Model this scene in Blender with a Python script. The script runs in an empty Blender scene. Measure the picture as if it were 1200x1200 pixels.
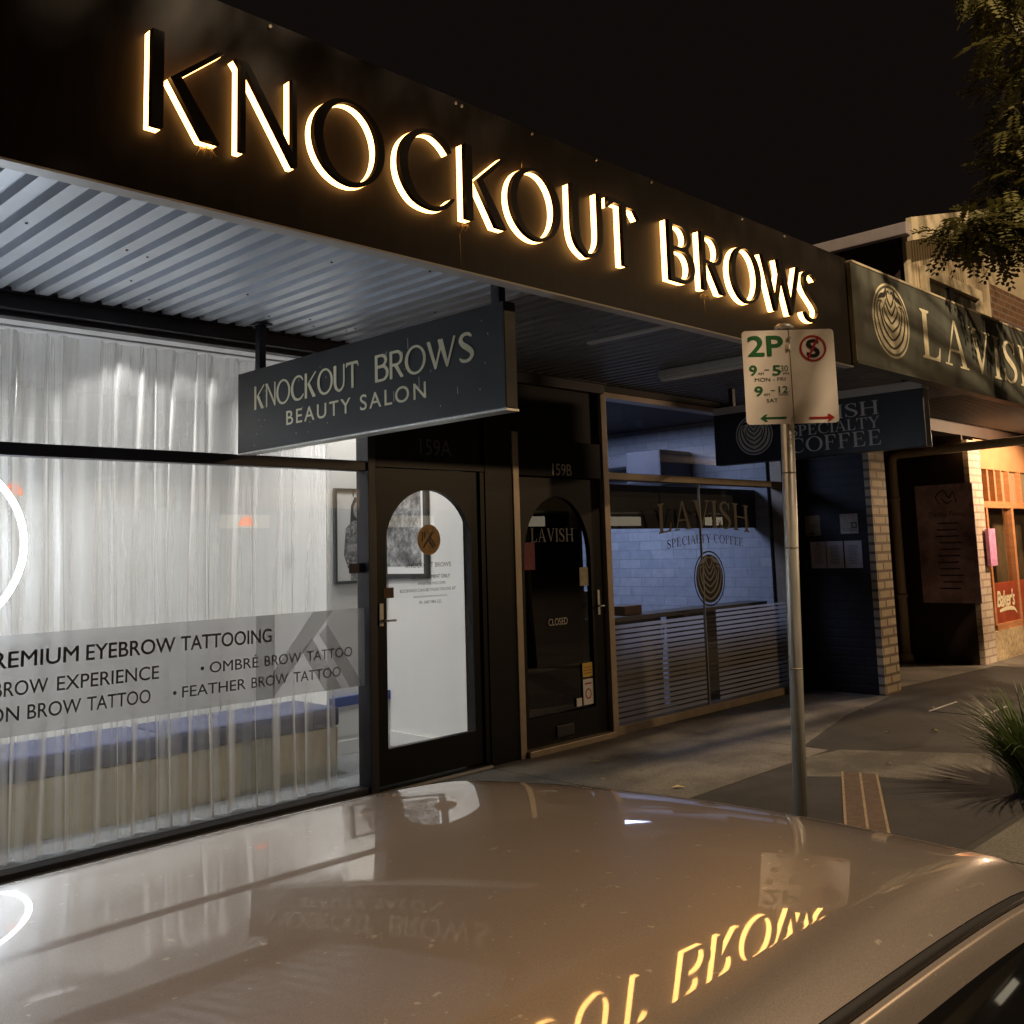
import bpy, bmesh, math, random
from mathutils import Vector, Matrix
random.seed(7)
R = math.radians
sc = bpy.context.scene
COL = sc.collection

# ------------------------------------------------------------------ helpers
def nmat(name):
    m = bpy.data.materials.new(name); m.use_nodes = True
    nt = m.node_tree; nt.nodes.clear()
    out = nt.nodes.new('ShaderNodeOutputMaterial')
    return m, nt, out

def noise(nt, scale, detail=4, rough=.6, coord='Object', stretch=None):
    tc = nt.nodes.new('ShaderNodeTexCoord')
    src = tc.outputs[coord]
    if stretch:
        mp = nt.nodes.new('ShaderNodeMapping'); mp.inputs['Scale'].default_value = stretch
        nt.links.new(src, mp.inputs['Vector']); src = mp.outputs['Vector']
    n = nt.nodes.new('ShaderNodeTexNoise')
    n.inputs['Scale'].default_value = scale; n.inputs['Detail'].default_value = detail
    n.inputs['Roughness'].default_value = rough
    nt.links.new(src, n.inputs['Vector'])
    return n

def ramp(nt, fac, stops):
    r = nt.nodes.new('ShaderNodeValToRGB')
    el = r.color_ramp.elements
    while len(el) > 1: el.remove(el[-1])
    el[0].position, el[0].color = stops[0][0], (*stops[0][1], 1)
    for p, c in stops[1:]:
        e = el.new(p); e.color = (*c, 1)
    nt.links.new(fac, r.inputs['Fac'])
    return r

def mat(name, col, rough=.6, metal=0., var=.25, scale=6., bump=0., bscale=60., coat=0., spec=.5, stretch=None,
        coat_rough=.03, rvar=.0):
    """principled with mottled colour, optional bump"""
    m, nt, out = nmat(name)
    b = nt.nodes.new('ShaderNodeBsdfPrincipled')
    b.inputs['Roughness'].default_value = rough; b.inputs['Metallic'].default_value = metal
    b.inputs['Specular IOR Level'].default_value = spec
    b.inputs['Coat Weight'].default_value = coat; b.inputs['Coat Roughness'].default_value = coat_rough
    if var > 0:
        n = noise(nt, scale, 5, .65, stretch=stretch)
        lo = tuple(c * (1 - var) for c in col); hi = tuple(min(1, c * (1 + var)) for c in col)
        r = ramp(nt, n.outputs['Fac'], [(.3, lo), (.7, hi)])
        nt.links.new(r.outputs['Color'], b.inputs['Base Color'])
        if rvar:
            rr = ramp(nt, n.outputs['Fac'], [(.3, (rough - rvar,) * 3), (.7, (rough + rvar,) * 3)])
            nt.links.new(rr.outputs['Color'], b.inputs['Roughness'])
    else:
        b.inputs['Base Color'].default_value = (*col, 1)
    if bump > 0:
        n2 = noise(nt, bscale, 4, .6)
        bp = nt.nodes.new('ShaderNodeBump'); bp.inputs['Strength'].default_value = bump
        bp.inputs['Distance'].default_value = .01
        nt.links.new(n2.outputs['Fac'], bp.inputs['Height'])
        nt.links.new(bp.outputs['Normal'], b.inputs['Normal'])
    nt.links.new(b.outputs['BSDF'], out.inputs['Surface'])
    return m

def emit(name, col, strength):
    m, nt, out = nmat(name)
    e = nt.nodes.new('ShaderNodeEmission')
    e.inputs['Color'].default_value = (*col, 1); e.inputs['Strength'].default_value = strength
    nt.links.new(e.outputs[0], out.inputs['Surface'])
    return m

def glass(name, tint=(1, 1, 1), base=.045, grime=.0):
    m, nt, out = nmat(name)
    lw = nt.nodes.new('ShaderNodeLayerWeight'); lw.inputs['Blend'].default_value = .5
    pw = nt.nodes.new('ShaderNodeMath'); pw.operation = 'POWER'; pw.inputs[1].default_value = 4.2
    nt.links.new(lw.outputs['Facing'], pw.inputs[0])
    ma = nt.nodes.new('ShaderNodeMath'); ma.operation = 'MULTIPLY_ADD'; ma.inputs[1].default_value = 1 - base; ma.inputs[2].default_value = base * 1.7
    nt.links.new(pw.outputs[0], ma.inputs[0])
    t = nt.nodes.new('ShaderNodeBsdfTransparent'); t.inputs['Color'].default_value = (*tint, 1)
    g = nt.nodes.new('ShaderNodeBsdfGlossy'); g.inputs['Roughness'].default_value = .004
    mx = nt.nodes.new('ShaderNodeMixShader')
    nt.links.new(ma.outputs[0], mx.inputs['Fac']); nt.links.new(t.outputs[0], mx.inputs[1]); nt.links.new(g.outputs[0], mx.inputs[2])
    nt.links.new(mx.outputs[0], out.inputs['Surface'])
    return m

def film(name, col, opacity, rough=.5):
    """translucent vinyl stuck to glass"""
    m, nt, out = nmat(name)
    t = nt.nodes.new('ShaderNodeBsdfTransparent')
    d = nt.nodes.new('ShaderNodeBsdfDiffuse'); d.inputs['Color'].default_value = (*col, 1)
    tr = nt.nodes.new('ShaderNodeBsdfTranslucent'); tr.inputs['Color'].default_value = (*col, 1)
    a = nt.nodes.new('ShaderNodeMixShader'); a.inputs['Fac'].default_value = .5
    nt.links.new(d.outputs[0], a.inputs[1]); nt.links.new(tr.outputs[0], a.inputs[2])
    mx = nt.nodes.new('ShaderNodeMixShader'); mx.inputs['Fac'].default_value = opacity
    nt.links.new(t.outputs[0], mx.inputs[1]); nt.links.new(a.outputs[0], mx.inputs[2])
    nt.links.new(mx.outputs[0], out.inputs['Surface'])
    return m

def brick(name, c1, c2, mortar, w, h, msize=.012, axis='XZ', bump=.4, rough=.7, offs=.5):
    m, nt, out = nmat(name)
    tc = nt.nodes.new('ShaderNodeTexCoord')
    sp = nt.nodes.new('ShaderNodeSeparateXYZ'); nt.links.new(tc.outputs['Object'], sp.inputs[0])
    cb = nt.nodes.new('ShaderNodeCombineXYZ')
    nt.links.new(sp.outputs[axis[0]], cb.inputs['X']); nt.links.new(sp.outputs[axis[1]], cb.inputs['Y'])
    b = nt.nodes.new('ShaderNodeTexBrick'); b.offset = offs
    b.inputs['Color1'].default_value = (*c1, 1); b.inputs['Color2'].default_value = (*c2, 1); b.inputs['Mortar'].default_value = (*mortar, 1)
    b.inputs['Scale'].default_value = 1; b.inputs['Mortar Size'].default_value = msize
    b.inputs['Brick Width'].default_value = w; b.inputs['Row Height'].default_value = h
    nt.links.new(cb.outputs[0], b.inputs['Vector'])
    n = noise(nt, 14, 5, .7)
    mixc = nt.nodes.new('ShaderNodeMix'); mixc.data_type = 'RGBA'; mixc.blend_type = 'MULTIPLY'; mixc.inputs[0].default_value = .55
    nt.links.new(b.outputs['Color'], mixc.inputs[6])
    r = ramp(nt, n.outputs['Fac'], [(.25, (.55, .55, .55)), (.7, (1, 1, 1))]); nt.links.new(r.outputs['Color'], mixc.inputs[7])
    p = nt.nodes.new('ShaderNodeBsdfPrincipled'); p.inputs['Roughness'].default_value = rough
    nt.links.new(mixc.outputs[2], p.inputs['Base Color'])
    bp = nt.nodes.new('ShaderNodeBump'); bp.inputs['Strength'].default_value = bump; bp.inputs['Distance'].default_value = .008; bp.invert = True
    nt.links.new(b.outputs['Fac'], bp.inputs['Height']); nt.links.new(bp.outputs['Normal'], p.inputs['Normal'])
    nt.links.new(p.outputs[0], out.inputs['Surface'])
    return m

def tag(o, label=None, cat=None, group=None, kind=None):
    if label: o['label'] = label
    if cat: o['category'] = cat
    if group: o['group'] = group
    if kind: o['kind'] = kind
    return o

def empty(name, loc, label, cat, group=None):
    o = bpy.data.objects.new(name, None); COL.objects.link(o); o.location = loc
    o.empty_display_size = .1
    return tag(o, label, cat, group)

def link(name, me, m, parent=None):
    o = bpy.data.objects.new(name, me); COL.objects.link(o)
    if m is not None:
        me.materials.clear()
        for x in (m if isinstance(m, (list, tuple)) else [m]): me.materials.append(x)
    if parent is not None:
        o.parent = parent
        off = Vector((0, 0, 0)); q = parent
        while q is not None: off += q.location; q = q.parent
        o.location = -off            # vertices are given in world space
        me.transform(Matrix.Translation(Vector((0, 0, 0))))
    return o

class MB:
    """collects shapes (world coordinates) into one mesh object"""
    def __init__(s): s.b = bmesh.new()
    def box(s, x0, x1, y0, y1, z0, z1, bev=0., mi=0):
        t = bmesh.new()
        v = [t.verts.new((x, y, z)) for z in (z0, z1) for y in (y0, y1) for x in (x0, x1)]
        for f in ((0, 2, 3, 1), (4, 5, 7, 6), (0, 1, 5, 4), (2, 6, 7, 3), (0, 4, 6, 2), (1, 3, 7, 5)):
            t.faces.new([v[i] for i in f]).material_index = mi
        if bev > 0: bmesh.ops.bevel(t, geom=t.edges[:], offset=bev, segments=2, affect='EDGES', profile=.6)
        s.add(t); return s
    def add(s, t):
        me = bpy.data.meshes.new('t'); t.to_mesh(me); t.free(); s.b.from_mesh(me); bpy.data.meshes.remove(me)
    def poly(s, pts, mi=0):
        f = s.b.faces.new([s.b.verts.new(p) for p in pts]); f.material_index = mi; return s
    def tube(s, pts, r, seg=12, caps=True):
        pts = [Vector(p) for p in pts]; rings = []
        rr = r if isinstance(r, (list, tuple)) else [r] * len(pts)
        up0 = None
        for i, p in enumerate(pts):
            d = (pts[min(i + 1, len(pts) - 1)] - pts[max(i - 1, 0)]).normalized()
            if up0 is None:
                a = Vector((0, 0, 1)) if abs(d.z) < .9 else Vector((1, 0, 0)); u = d.cross(a).normalized()
            else:
                u = (up0 - d * up0.dot(d)).normalized()
            up0 = u; w = d.cross(u)
            rings.append([s.b.verts.new(p + (u * math.cos(k * 2 * math.pi / seg) + w * math.sin(k * 2 * math.pi / seg)) * rr[i]) for k in range(seg)])
        for a, b in zip(rings, rings[1:]):
            for k in range(seg):
                f = s.b.faces.new((a[k], a[(k + 1) % seg], b[(k + 1) % seg], b[k])); f.smooth = True
        if caps:
            s.b.faces.new(rings[0][::-1]); s.b.faces.new(rings[-1])
        return s
    def grid(s, fn, us, vs, smooth=True, mi=0):
        g = [[s.b.verts.new(fn(u, v)) for v in vs] for u in us]
        for i in range(len(us) - 1):
            for j in range(len(vs) - 1):
                f = s.b.faces.new((g[i][j], g[i + 1][j], g[i + 1][j + 1], g[i][j + 1])); f.smooth = smooth; f.material_index = mi
        return s
    def disc(s, c, n, r, seg=24):
        c = Vector(c); n = Vector(n).normalized(); a = Vector((0, 0, 1)) if abs(n.z) < .9 else Vector((1, 0, 0))
        u = n.cross(a).normalized(); w = n.cross(u)
        s.b.faces.new([s.b.verts.new(c + (u * math.cos(k * 2 * math.pi / seg) + w * math.sin(k * 2 * math.pi / seg)) * r) for k in range(seg)])
        return s
    def build(s, name, m, parent=None, recalc=True):
        if recalc: bmesh.ops.recalc_face_normals(s.b, faces=s.b.faces[:])
        me = bpy.data.meshes.new(name); s.b.to_mesh(me); s.b.free()
        return link(name, me, m, parent)

def box(name, m, parent, *a, bev=0.): return MB().box(*a, bev=bev).build(name, m, parent)

# ---------------------------------------------------------------- 2D shapes -> meshes
DG = None
def curve_mesh(polys_list, extrude, fill='BOTH', lift=0.00018):
    """list of pieces (each: list of closed polygons, holes included) -> mesh in the XY plane, pieces staggered"""
    bm = bmesh.new()
    for k, polys in enumerate(polys_list):
        cu = bpy.data.curves.new('c', 'CURVE'); cu.dimensions = '2D'; cu.fill_mode = fill; cu.extrude = extrude
        for p in polys:
            sp = cu.splines.new('POLY'); sp.points.add(len(p) - 1); sp.use_cyclic_u = True
            for q, xy in zip(sp.points, p): q.co = (xy[0], xy[1], 0, 1)
        o = bpy.data.objects.new('c', cu); COL.objects.link(o)
        dg = bpy.context.evaluated_depsgraph_get()
        me = bpy.data.meshes.new_from_object(o.evaluated_get(dg))
        me.transform(Matrix.Translation((0, 0, k * lift)))
        bm.from_mesh(me); bpy.data.meshes.remove(me)
        bpy.data.objects.remove(o); bpy.data.curves.remove(cu)
    return bm

def text_bm(s, bold=0., spacing=1., shear=0.):
    cu = bpy.data.curves.new('t', 'FONT'); cu.body = s; cu.size = 1; cu.space_character = spacing; cu.shear = shear
    cu.resolution_u = 6
    o = bpy.data.objects.new('t', cu); COL.objects.link(o)
    dg = bpy.context.evaluated_depsgraph_get()
    me = bpy.data.meshes.new_from_object(o.evaluated_get(dg))
    bm = bmesh.new(); bm.from_mesh(me)
    if bold > 0:                                     # heavier weight: shifted copies, each a hair above the last
        for k, (dx, dy) in enumerate(((-1, 0), (1, 0), (-.5, .8), (.5, -.8), (.5, .8), (-.5, -.8))):
            c = me.copy(); c.transform(Matrix.Translation((dx * bold, dy * bold, .00012 * (k + 1)))); bm.from_mesh(c); bpy.data.meshes.remove(c)
    bpy.data.meshes.remove(me)
    bpy.data.objects.remove(o); bpy.data.curves.remove(cu)
    return bm

def fit(bm, u0, u1, v0, v1):
    xs = [v.co.x for v in bm.verts]; ys = [v.co.y for v in bm.verts]
    ax, bx, ay, by = min(xs), max(xs), min(ys), max(ys)
    for v in bm.verts:
        v.co.x = u0 + (v.co.x - ax) / max(1e-6, bx - ax) * (u1 - u0)
        v.co.y = v0 + (v.co.y - ay) / max(1e-6, by - ay) * (v1 - v0)
    return bm

CAPH = None
def text(s, u0, u1, v0, cap, bold=0., spacing=1., shear=0., align='fit'):
    """text with its baseline at v0 and cap height cap, spread over u0..u1"""
    global CAPH
    if CAPH is None:
        t = text_bm('H'); CAPH = max(v.co.y for v in t.verts); t.free()
    bm = text_bm(s, bold, spacing, shear)
    xs = [v.co.x for v in bm.verts]; a, b = min(xs), max(xs)
    k = cap / CAPH
    if align == 'fit': kx = (u1 - u0) / (b - a); x0 = u0
    else:
        kx = k; w = (b - a) * k
        x0 = (u0 + u1) / 2 - w / 2 if align == 'center' else u0
    for v in bm.verts:
        v.co.x = x0 + (v.co.x - a) * kx; v.co.y = v0 + v.co.y * k
    return bm

def place(bms, name, m, parent, frame):
    """flat shapes (u right, v up, w out) onto a plane: frame = (origin, u, v, n)"""
    o, u, v, n = [Vector(q) for q in frame]
    M = Matrix(((u.x, v.x, n.x, o.x), (u.y, v.y, n.y, o.y), (u.z, v.z, n.z, o.z), (0, 0, 0, 1)))
    b = bmesh.new()
    for t in (bms if isinstance(bms, list) else [bms]):
        me = bpy.data.meshes.new('t'); t.to_mesh(me); t.free(); b.from_mesh(me); bpy.data.meshes.remove(me)
    b.transform(M)
    me = bpy.data.meshes.new(name); b.to_mesh(me); b.free()
    return link(name, me, m, parent)

def words(bm, gap):
    """split one laid-out line of lettering into its words"""
    seen = {}; parts = []
    for v in bm.verts:
        if v in seen: continue
        st = [v]; seen[v] = 1; comp = []
        while st:
            q = st.pop(); comp.append(q)
            for e in q.link_edges:
                w_ = e.other_vert(q)
                if w_ not in seen: seen[w_] = 1; st.append(w_)
        parts.append((min(q.co.x for q in comp), max(q.co.x for q in comp), comp))
    parts.sort(key=lambda p: p[0])
    groups = []
    for a, b, comp in parts:
        if groups and a - groups[-1][1] < gap: groups[-1][1] = max(groups[-1][1], b); groups[-1][2] += comp
        else: groups.append([a, b, list(comp)])
    out = []
    for a, b, comp in groups:
        keep = set(comp); c = bm.copy(); c.verts.ensure_lookup_table(); bm.verts.index_update()
        idx = {q.index for q in keep}
        bmesh.ops.delete(c, geom=[q for i_, q in enumerate(c.verts) if i_ not in idx], context='VERTS'); out.append(c)
    bm.free()
    return out

def FY(y): return ((0, y, 0), (1, 0, 0), (0, 0, 1), (0, -1, 0))      # plane facing the street: u = X, v = Z
def FX(x): return ((x, 0, 0), (0, -1, 0), (0, 0, 1), (-1, 0, 0))     # plane facing left: u = -Y, v = Z

def rect(u0, u1, v0, v1): return [(u0, v0), (u1, v0), (u1, v1), (u0, v1)]
def ell(cx, cy, rx, ry, n=48, a0=0, a1=360, close=True):
    k = n if close else n + 1
    return [(cx + rx * math.cos(R(a0 + (a1 - a0) * i / n)), cy + ry * math.sin(R(a0 + (a1 - a0) * i / n))) for i in range(k)]

def catmull(pts, n=10):
    out = []
    P = [pts[0]] + list(pts) + [pts[-1]]
    for i in range(1, len(P) - 2):
        p0, p1, p2, p3 = P[i - 1:i + 3]
        for k in range(n):
            t = k / n
            out.append(tuple(.5 * ((2 * b) + (-a + c) * t + (2 * a - 5 * b + 4 * c - d) * t * t + (-a + 3 * b - 3 * c + d) * t ** 3)
                             for a, b, c, d in zip(p0, p1, p2, p3)))
    out.append(tuple(pts[-1]))
    return out

def stroke(pts, n=8):
    """pts: (x, y, width) -> closed outline of a pen stroke"""
    c = catmull(pts, n); L, Rr = [], []
    for i, (x, y, w) in enumerate(c):
        x0, y0 = c[max(0, i - 1)][:2]; x1, y1 = c[min(len(c) - 1, i + 1)][:2]
        d = math.hypot(x1 - x0, y1 - y0) or 1; nx, ny = -(y1 - y0) / d, (x1 - x0) / d
        L.append((x + nx * w / 2, y + ny * w / 2)); Rr.append((x - nx * w / 2, y - ny * w / 2))
    return L + Rr[::-1]

# ---- display roman letters (cap height 1) : width, pieces
def disp(ch):
    if ch == 'K':
        return .79, [[[(0, 0), (.125, 0), (.125, 1), (0, 1)]],
                     [[(.19, .55), (.72, 1), (.79, 1), (.315, .59), (.74, 0), (.55, 0)]]]
    if ch == 'N':
        return .76, [[[(0, 1), (.155, 1), (.70, .16), (.70, 1), (.76, 1), (.76, 0), (.715, 0), (.12, .905), (.12, 0), (.055, 0), (.055, .93)]]]
    if ch == 'O':
        return 1.02, [[ell(.51, .495, .51, .515, 64), ell(.525, .497, .395, .47, 64)]]
    if ch == 'C':
        p = [(.86, .80, .03), (.74, .925, .06), (.54, .985, .045), (.30, .92, .075), (.12, .72, .115), (.07, .49, .135), (.12, .27, .125), (.28, .08, .09), (.52, .008, .045), (.74, .06, .055), (.90, .20, .025)]
        return .92, [[stroke(p)]]
    if ch == 'U':
        p = [(.08, 1.0, .15), (.08, .72, .15), (.08, .36, .145), (.14, .14, .12), (.30, .01, .065), (.38, -.005, .055), (.52, .05, .055), (.63, .2, .06), (.66, .4, .062), (.66, .72, .062), (.66, 1.0, .062)]
        return .73, [[stroke(p)]]
    if ch == 'T':
        return .77, [[[(.0, 1.0), (.73, 1.0), (.77, .80), (.66, .93), (.445, .935), (.445, 0), (.335, 0), (.335, .935), (.13, .935), (0, .84)]]]
    if ch == 'B':
        o = [(0, 0), (.40, 0)] + ell(.40, .285, .31, .285, 18, -90, 62, False) + ell(.36, .775, .27, .225, 16, -48, 90, False) + [(0, 1)]
        h1 = [(.115, .58)] + ell(.33, .765, .185, .175, 14, -85, 90, False) + [(.115, .94)]
        h2 = [(.115, .055)] + ell(.38, .285, .215, .23, 16, -90, 90, False) + [(.115, .515)]
        return .71, [[o, h1, h2]]
    if ch == 'R':
        o = [(0, 0), (.105, 0), (.105, .46), (.23, .46), (.56, 0), (.70, 0)] + [(.385, .475)] + ell(.36, .73, .30, .27, 18, -62, 90, False) + [(0, 1)]
        h = [(.105, .525)] + ell(.33, .73, .215, .215, 16, -85, 90, False) + [(.105, .945)]
        return .71, [[o, h]]
    if ch == 'W':
        return 1.40, [[[(0, 1), (.135, 1), (.41, .17), (.60, .72), (.72, 1), (.845, 1), (.96, .65) , (.99, .22), (1.0, .18), (1.30, 1), (1.38, 1), (.98, 0), (.93, 0), (.675, .70), (.44, 0), (.37, 0)]]]
    if ch == 'W2':
        return 1.40, []
    if ch == 'S':
        p = [(.58, .85, .03), (.50, .93, .075), (.34, .97, .07), (.16, .91, .105), (.10, .77, .14), (.18, .63, .155), (.36, .50, .165), (.54, .36, .155), (.60, .21, .13), (.50, .07, .09), (.32, .02, .065), (.14, .06, .07), (.04, .15, .03)]
        return .66, [[stroke(p)]]
def disp_w():
    # W as two crossing V shapes in one outline (no self crossing)
    return [[[(0, 1), (.13, 1), (.405, .16), (.60, .74), (.535, 1), (.64, 1), (.665, .93), (.69, 1), (.735, 1), (.965, .16), (1.265, 1), (1.34, 1), (.97, 0), (.915, 0), (.655, .70), (.415, 0), (.355, 0)]]]

# ---- classic serif capitals (cap height 1)
def serif(ch, t=.15, h=.045):
    def foot(x, w, y=0, l=.075, rr=.075):
        if y == 0: return [[(x - l, 0), (x + w + rr, 0), (x + w + rr, .035), (x + w, .07), (x, .07), (x - l, .035)]]
        return [[(x - l, 1), (x + w + rr, 1), (x + w + rr, .965), (x + w, .93), (x, .93), (x - l, .965)]]
    def stem(x, w=t): return [[rect(x, x + w, 0, 1)], foot(x, w, 0), foot(x, w, 1)]
    if ch == 'I': return .30, stem(.075)
    if ch == 'L': return .66, stem(.075) + [[[(.2, 0), (.60, 0), (.64, .30), (.605, .30), (.55, .12), (.44, h + .01), (.2, h + .01)]]]
    if ch == 'H': return .92, stem(.075) + stem(.68) + [[rect(.2, .70, .49, .545)]]
    if ch == 'A': return .88, [[[(.40, 1.0), (.47, 1.0), (.83, .03), (.66, .03)]], [[(.40, 1.0), (.435, .93), (.135, .03), (.085, .03)]], [rect(.235, .62, .31, .365)],
                               [rect(.0, .26, 0, .04)], [rect(.56, .90, 0, .04)]]
    if ch == 'V': return .86, [[[(.07, .97), (.245, .97), (.49, .12), (.45, 0), (.41, 0)]], [[(.74, .97), (.795, .97), (.45, 0), (.41, .10)]], [rect(0, .33, .96, 1)], [rect(.62, .88, .96, 1)]]
    if ch == 'S':
        p = [(.56, .74, .02), (.50, .90, .06), (.33, .975, .055), (.15, .90, .10), (.11, .76, .14), (.2, .61, .155), (.36, .50, .165), (.53, .37, .15), (.57, .22, .125), (.48, .075, .08), (.30, .015, .055), (.13, .09, .05), (.05, .27, .02)]
        return .66, [[stroke(p)], [rect(.535, .575, .70, .98)], [rect(.035, .075, .02, .30)]]
    if ch == 'C':
        p = [(.80, .68, .02), (.74, .86, .06), (.52, .98, .05), (.26, .9, .10), (.12, .70, .14), (.10, .5, .155), (.13, .28, .14), (.28, .08, .09), (.52, .01, .05), (.72, .08, .045), (.83, .24, .025)]
        return .88, [[stroke(p)], [rect(.77, .81, .64, .97)]]
    if ch == 'O': return .98, [[ell(.48, .495, .48, .515, 48), ell(.48, .495, .33, .465, 48)]]
    if ch == 'P': return .70, stem(.075) + [[[(.2, 1)] + ell(.36, .735, .28, .265, 16, 90, -90, False) + [(.2, .47), (.2, .52)] + ell(.34, .735, .145, .215, 14, -90, 90, False) + [(.2, .95)]]]
    if ch == 'E': return .74, stem(.075) + [[[(.2, 1), (.62, 1), (.645, .75), (.61, .75), (.56, .89), (.46, .95), (.2, .95)]], [[(.2, 0), (.63, 0), (.68, .29), (.645, .29), (.58, .12), (.48, .05), (.2, .05)]],
                                            [rect(.2, .46, .49, .54)], [rect(.45, .485, .40, .64)]]
    if ch == 'F': return .70, stem(.075) + [[[(.2, 1), (.62, 1), (.645, .74), (.61, .74), (.56, .89), (.46, .95), (.2, .95)]], [rect(.2, .46, .49, .54)], [rect(.45, .485, .40, .64)]]
    if ch == 'T': return .80, [[rect(.325, .475, .02, .97)], foot(.325, .15, 0), [[(.02, 1), (.78, 1), (.80, .72), (.765, .72), (.70, .90), (.60, .95), (.20, .95), (.10, .90), (.035, .72), (0, .72)]]]
    if ch == 'Y': return .84, [[rect(.345, .495, .02, .45)], foot(.345, .15, 0), [[(.06, .97), (.235, .97), (.47, .50), (.495, .43), (.345, .43)]], [[(.70, .97), (.76, .97), (.475, .43), (.43, .46)]], [rect(0, .32, .96, 1)], [rect(.59, .86, .96, 1)]]
    if ch == ' ': return .45, []

def word(s, glyph, gap=.10):
    """-> pieces laid out from x = 0, total width"""
    x = 0; P = []
    for c in s:
        if c == ' ': x += .42; continue
        w, pcs = glyph(c)
        if c == 'W' and glyph is disp: pcs = disp_w()
        P += [[[(a + x, b) for a, b in poly] for poly in pc] for pc in pcs]
        x += w + gap
    return P, x - gap

def fitword(s, glyph, u0, u1, v0, cap, gap=.10, arch=None, bold=0):
    P, w = word(s, glyph, gap)
    k = (u1 - u0) / w
    def f(a, b):
        u = u0 + a * k; v = v0 + b * cap
        if arch: v += arch(a / w) + b * 0
        return (u, v)
    bm = curve_mesh([[[f(a, b) for a, b in poly] for poly in pc] for pc in P], 0, 'BOTH')
    if bold:
        me = bpy.data.meshes.new('t'); bm.to_mesh(me)
        for k, (dx, dy) in enumerate(((-1, 0), (1, 0), (0, 1), (0, -1))):
            c = me.copy(); c.transform(Matrix.Translation((dx * bold, dy * bold, .00037 * (k + 1)))); bm.from_mesh(c); bpy.data.meshes.remove(c)
        bpy.data.meshes.remove(me)
    return bm

# ------------------------------------------------------------------ materials
M = {}
M['black_paint'] = mat('black_paint', (.0042, .0040, .0052), .38, var=.35, scale=3, bump=.05, bscale=25, spec=.2)
M['black_matt'] = mat('black_matt', (.0065, .006, .0065), .6, var=.3, scale=4, spec=.2)
M['fascia'] = mat('fascia_paint', (.0105, .0074, .0062), .42, var=.4, scale=5, bump=.02, bscale=40, stretch=(4, 4, .6), spec=.16)
M['soffit'] = mat('soffit_metal', (.60, .64, .72), .34, .25, var=.12, scale=3, rvar=.06)
M['steel_dark'] = mat('steel_dark', (.016, .016, .024), .45, .1, var=.2)
M['sign_board'] = mat('sign_board', (.030, .0305, .033), .45, var=.22, scale=4, bump=.03, bscale=30, rvar=.06, spec=.3)
M['cream_letter'] = mat('cream_letter', (.80, .74, .50), .5, var=.08, scale=30)
M['brown_lip'] = mat('letter_metal', (.014, .010, .008), .35, .2, var=.2, scale=20, spec=.3)
M['glow'] = emit('letter_glow', (1.0, .47, .125), 9.5)
M['rivet'] = mat('rivet', (.6, .58, .55), .3, .8, var=0)
M['alu_tan'] = mat('window_metal', (.40, .33, .25), .4, .35, var=.15, scale=8)
M['glass'] = glass('shop_glass')
M['glass_cafe'] = glass('cafe_glass', (.93, .95, 1.0), .05)
M['white_wall'] = mat('white_plaster', (.82, .81, .78), .6, var=.03, scale=2)
M['ceil'] = mat('ceiling_white', (.80, .80, .80), .7, var=.02)
M['carpet'] = mat('carpet', (.22, .23, .24), .95, var=.5, scale=120, bump=.3, bscale=200)
M['navy'] = mat('navy_vinyl', (.030, .045, .13), .4, var=.15)
M['blue'] = mat('blue_rail', (.03, .07, .28), .45, var=.1)
M['linen'] = mat('cream_linen', (.62, .55, .38), .85, var=.1, scale=20)
M['panel_white'] = mat('panel_white', (.78, .78, .76), .5, var=.02)
M['film'] = film('frosted_film', (.42, .42, .43), .52)
M['film_dark'] = film('frosted_film_dark', (.27, .27, .27), .50)
M['text_dark'] = mat('text_dark', (.018, .018, .02), .5, var=0)
M['text_grey'] = mat('text_grey', (.10, .10, .10), .5, var=0)
M['text_faint'] = mat('number_bronze', (.085, .075, .07), .4, .2, var=.1)
M['number_white'] = mat('number_white', (.62, .58, .52), .45, var=.08)
M['frame_dark'] = mat('picture_frame', (.05, .055, .055), .4, var=.1)
M['mount'] = mat('picture_mount', (.85, .85, .84), .6, var=0)
M['steel'] = mat('galvanised', (.50, .50, .47), .42, .55, var=.18, scale=12, bump=.03, bscale=60, stretch=(6, 6, .5))
M['sign_white'] = mat('sign_white', (.86, .80, .72), .45, var=.06, scale=4)
M['sign_green'] = mat('sign_green', (.012, .13, .03), .45, var=.05)
M['sign_black'] = mat('sign_black', (.012, .012, .012), .45, var=0)
M['sign_red'] = mat('sign_red', (.42, .015, .015), .45, var=.05)
M['sign_seam'] = mat('sign_seam', (.12, .10, .08), .5, var=0)
M['lav_board'] = mat('cafe_board', (.105, .112, .092), .45, var=.45, scale=3.5, bump=.08, bscale=50, stretch=(1, 1, .5), rvar=.08)
M['lav_letter'] = mat('cafe_letter', (.88, .80, .55), .5, var=.15, scale=10)
M['lav_hang'] = mat('cafe_hanging_board', (.018, .026, .045), .3, var=.2, scale=4)
M['lav_hang_letter'] = mat('cafe_hanging_letter', (.70, .70, .74), .5, var=.1)
M['win_letter'] = mat('window_letter', (.19, .175, .145), .5, var=.1)
M['win_mark'] = mat('window_mark', (.028, .026, .024), .5, var=.1)
M['cream_timber'] = mat('cream_timber', (.62, .53, .36), .55, var=.15, scale=5, bump=.05, bscale=30)
M['batten'] = mat('batten_housing', (.62, .60, .58), .4, var=.05)
M['tile'] = brick('white_wall_tiles', (.62, .64, .68), (.50, .53, .60), (.42, .44, .48), .30, .10, .005, 'YZ', .3, .35)
M['tile_x'] = brick('white_wall_tiles_back', (.62, .64, .68), (.58, .60, .66), (.36, .38, .42), .30, .10, .006, 'XZ', .3, .35)
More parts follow.
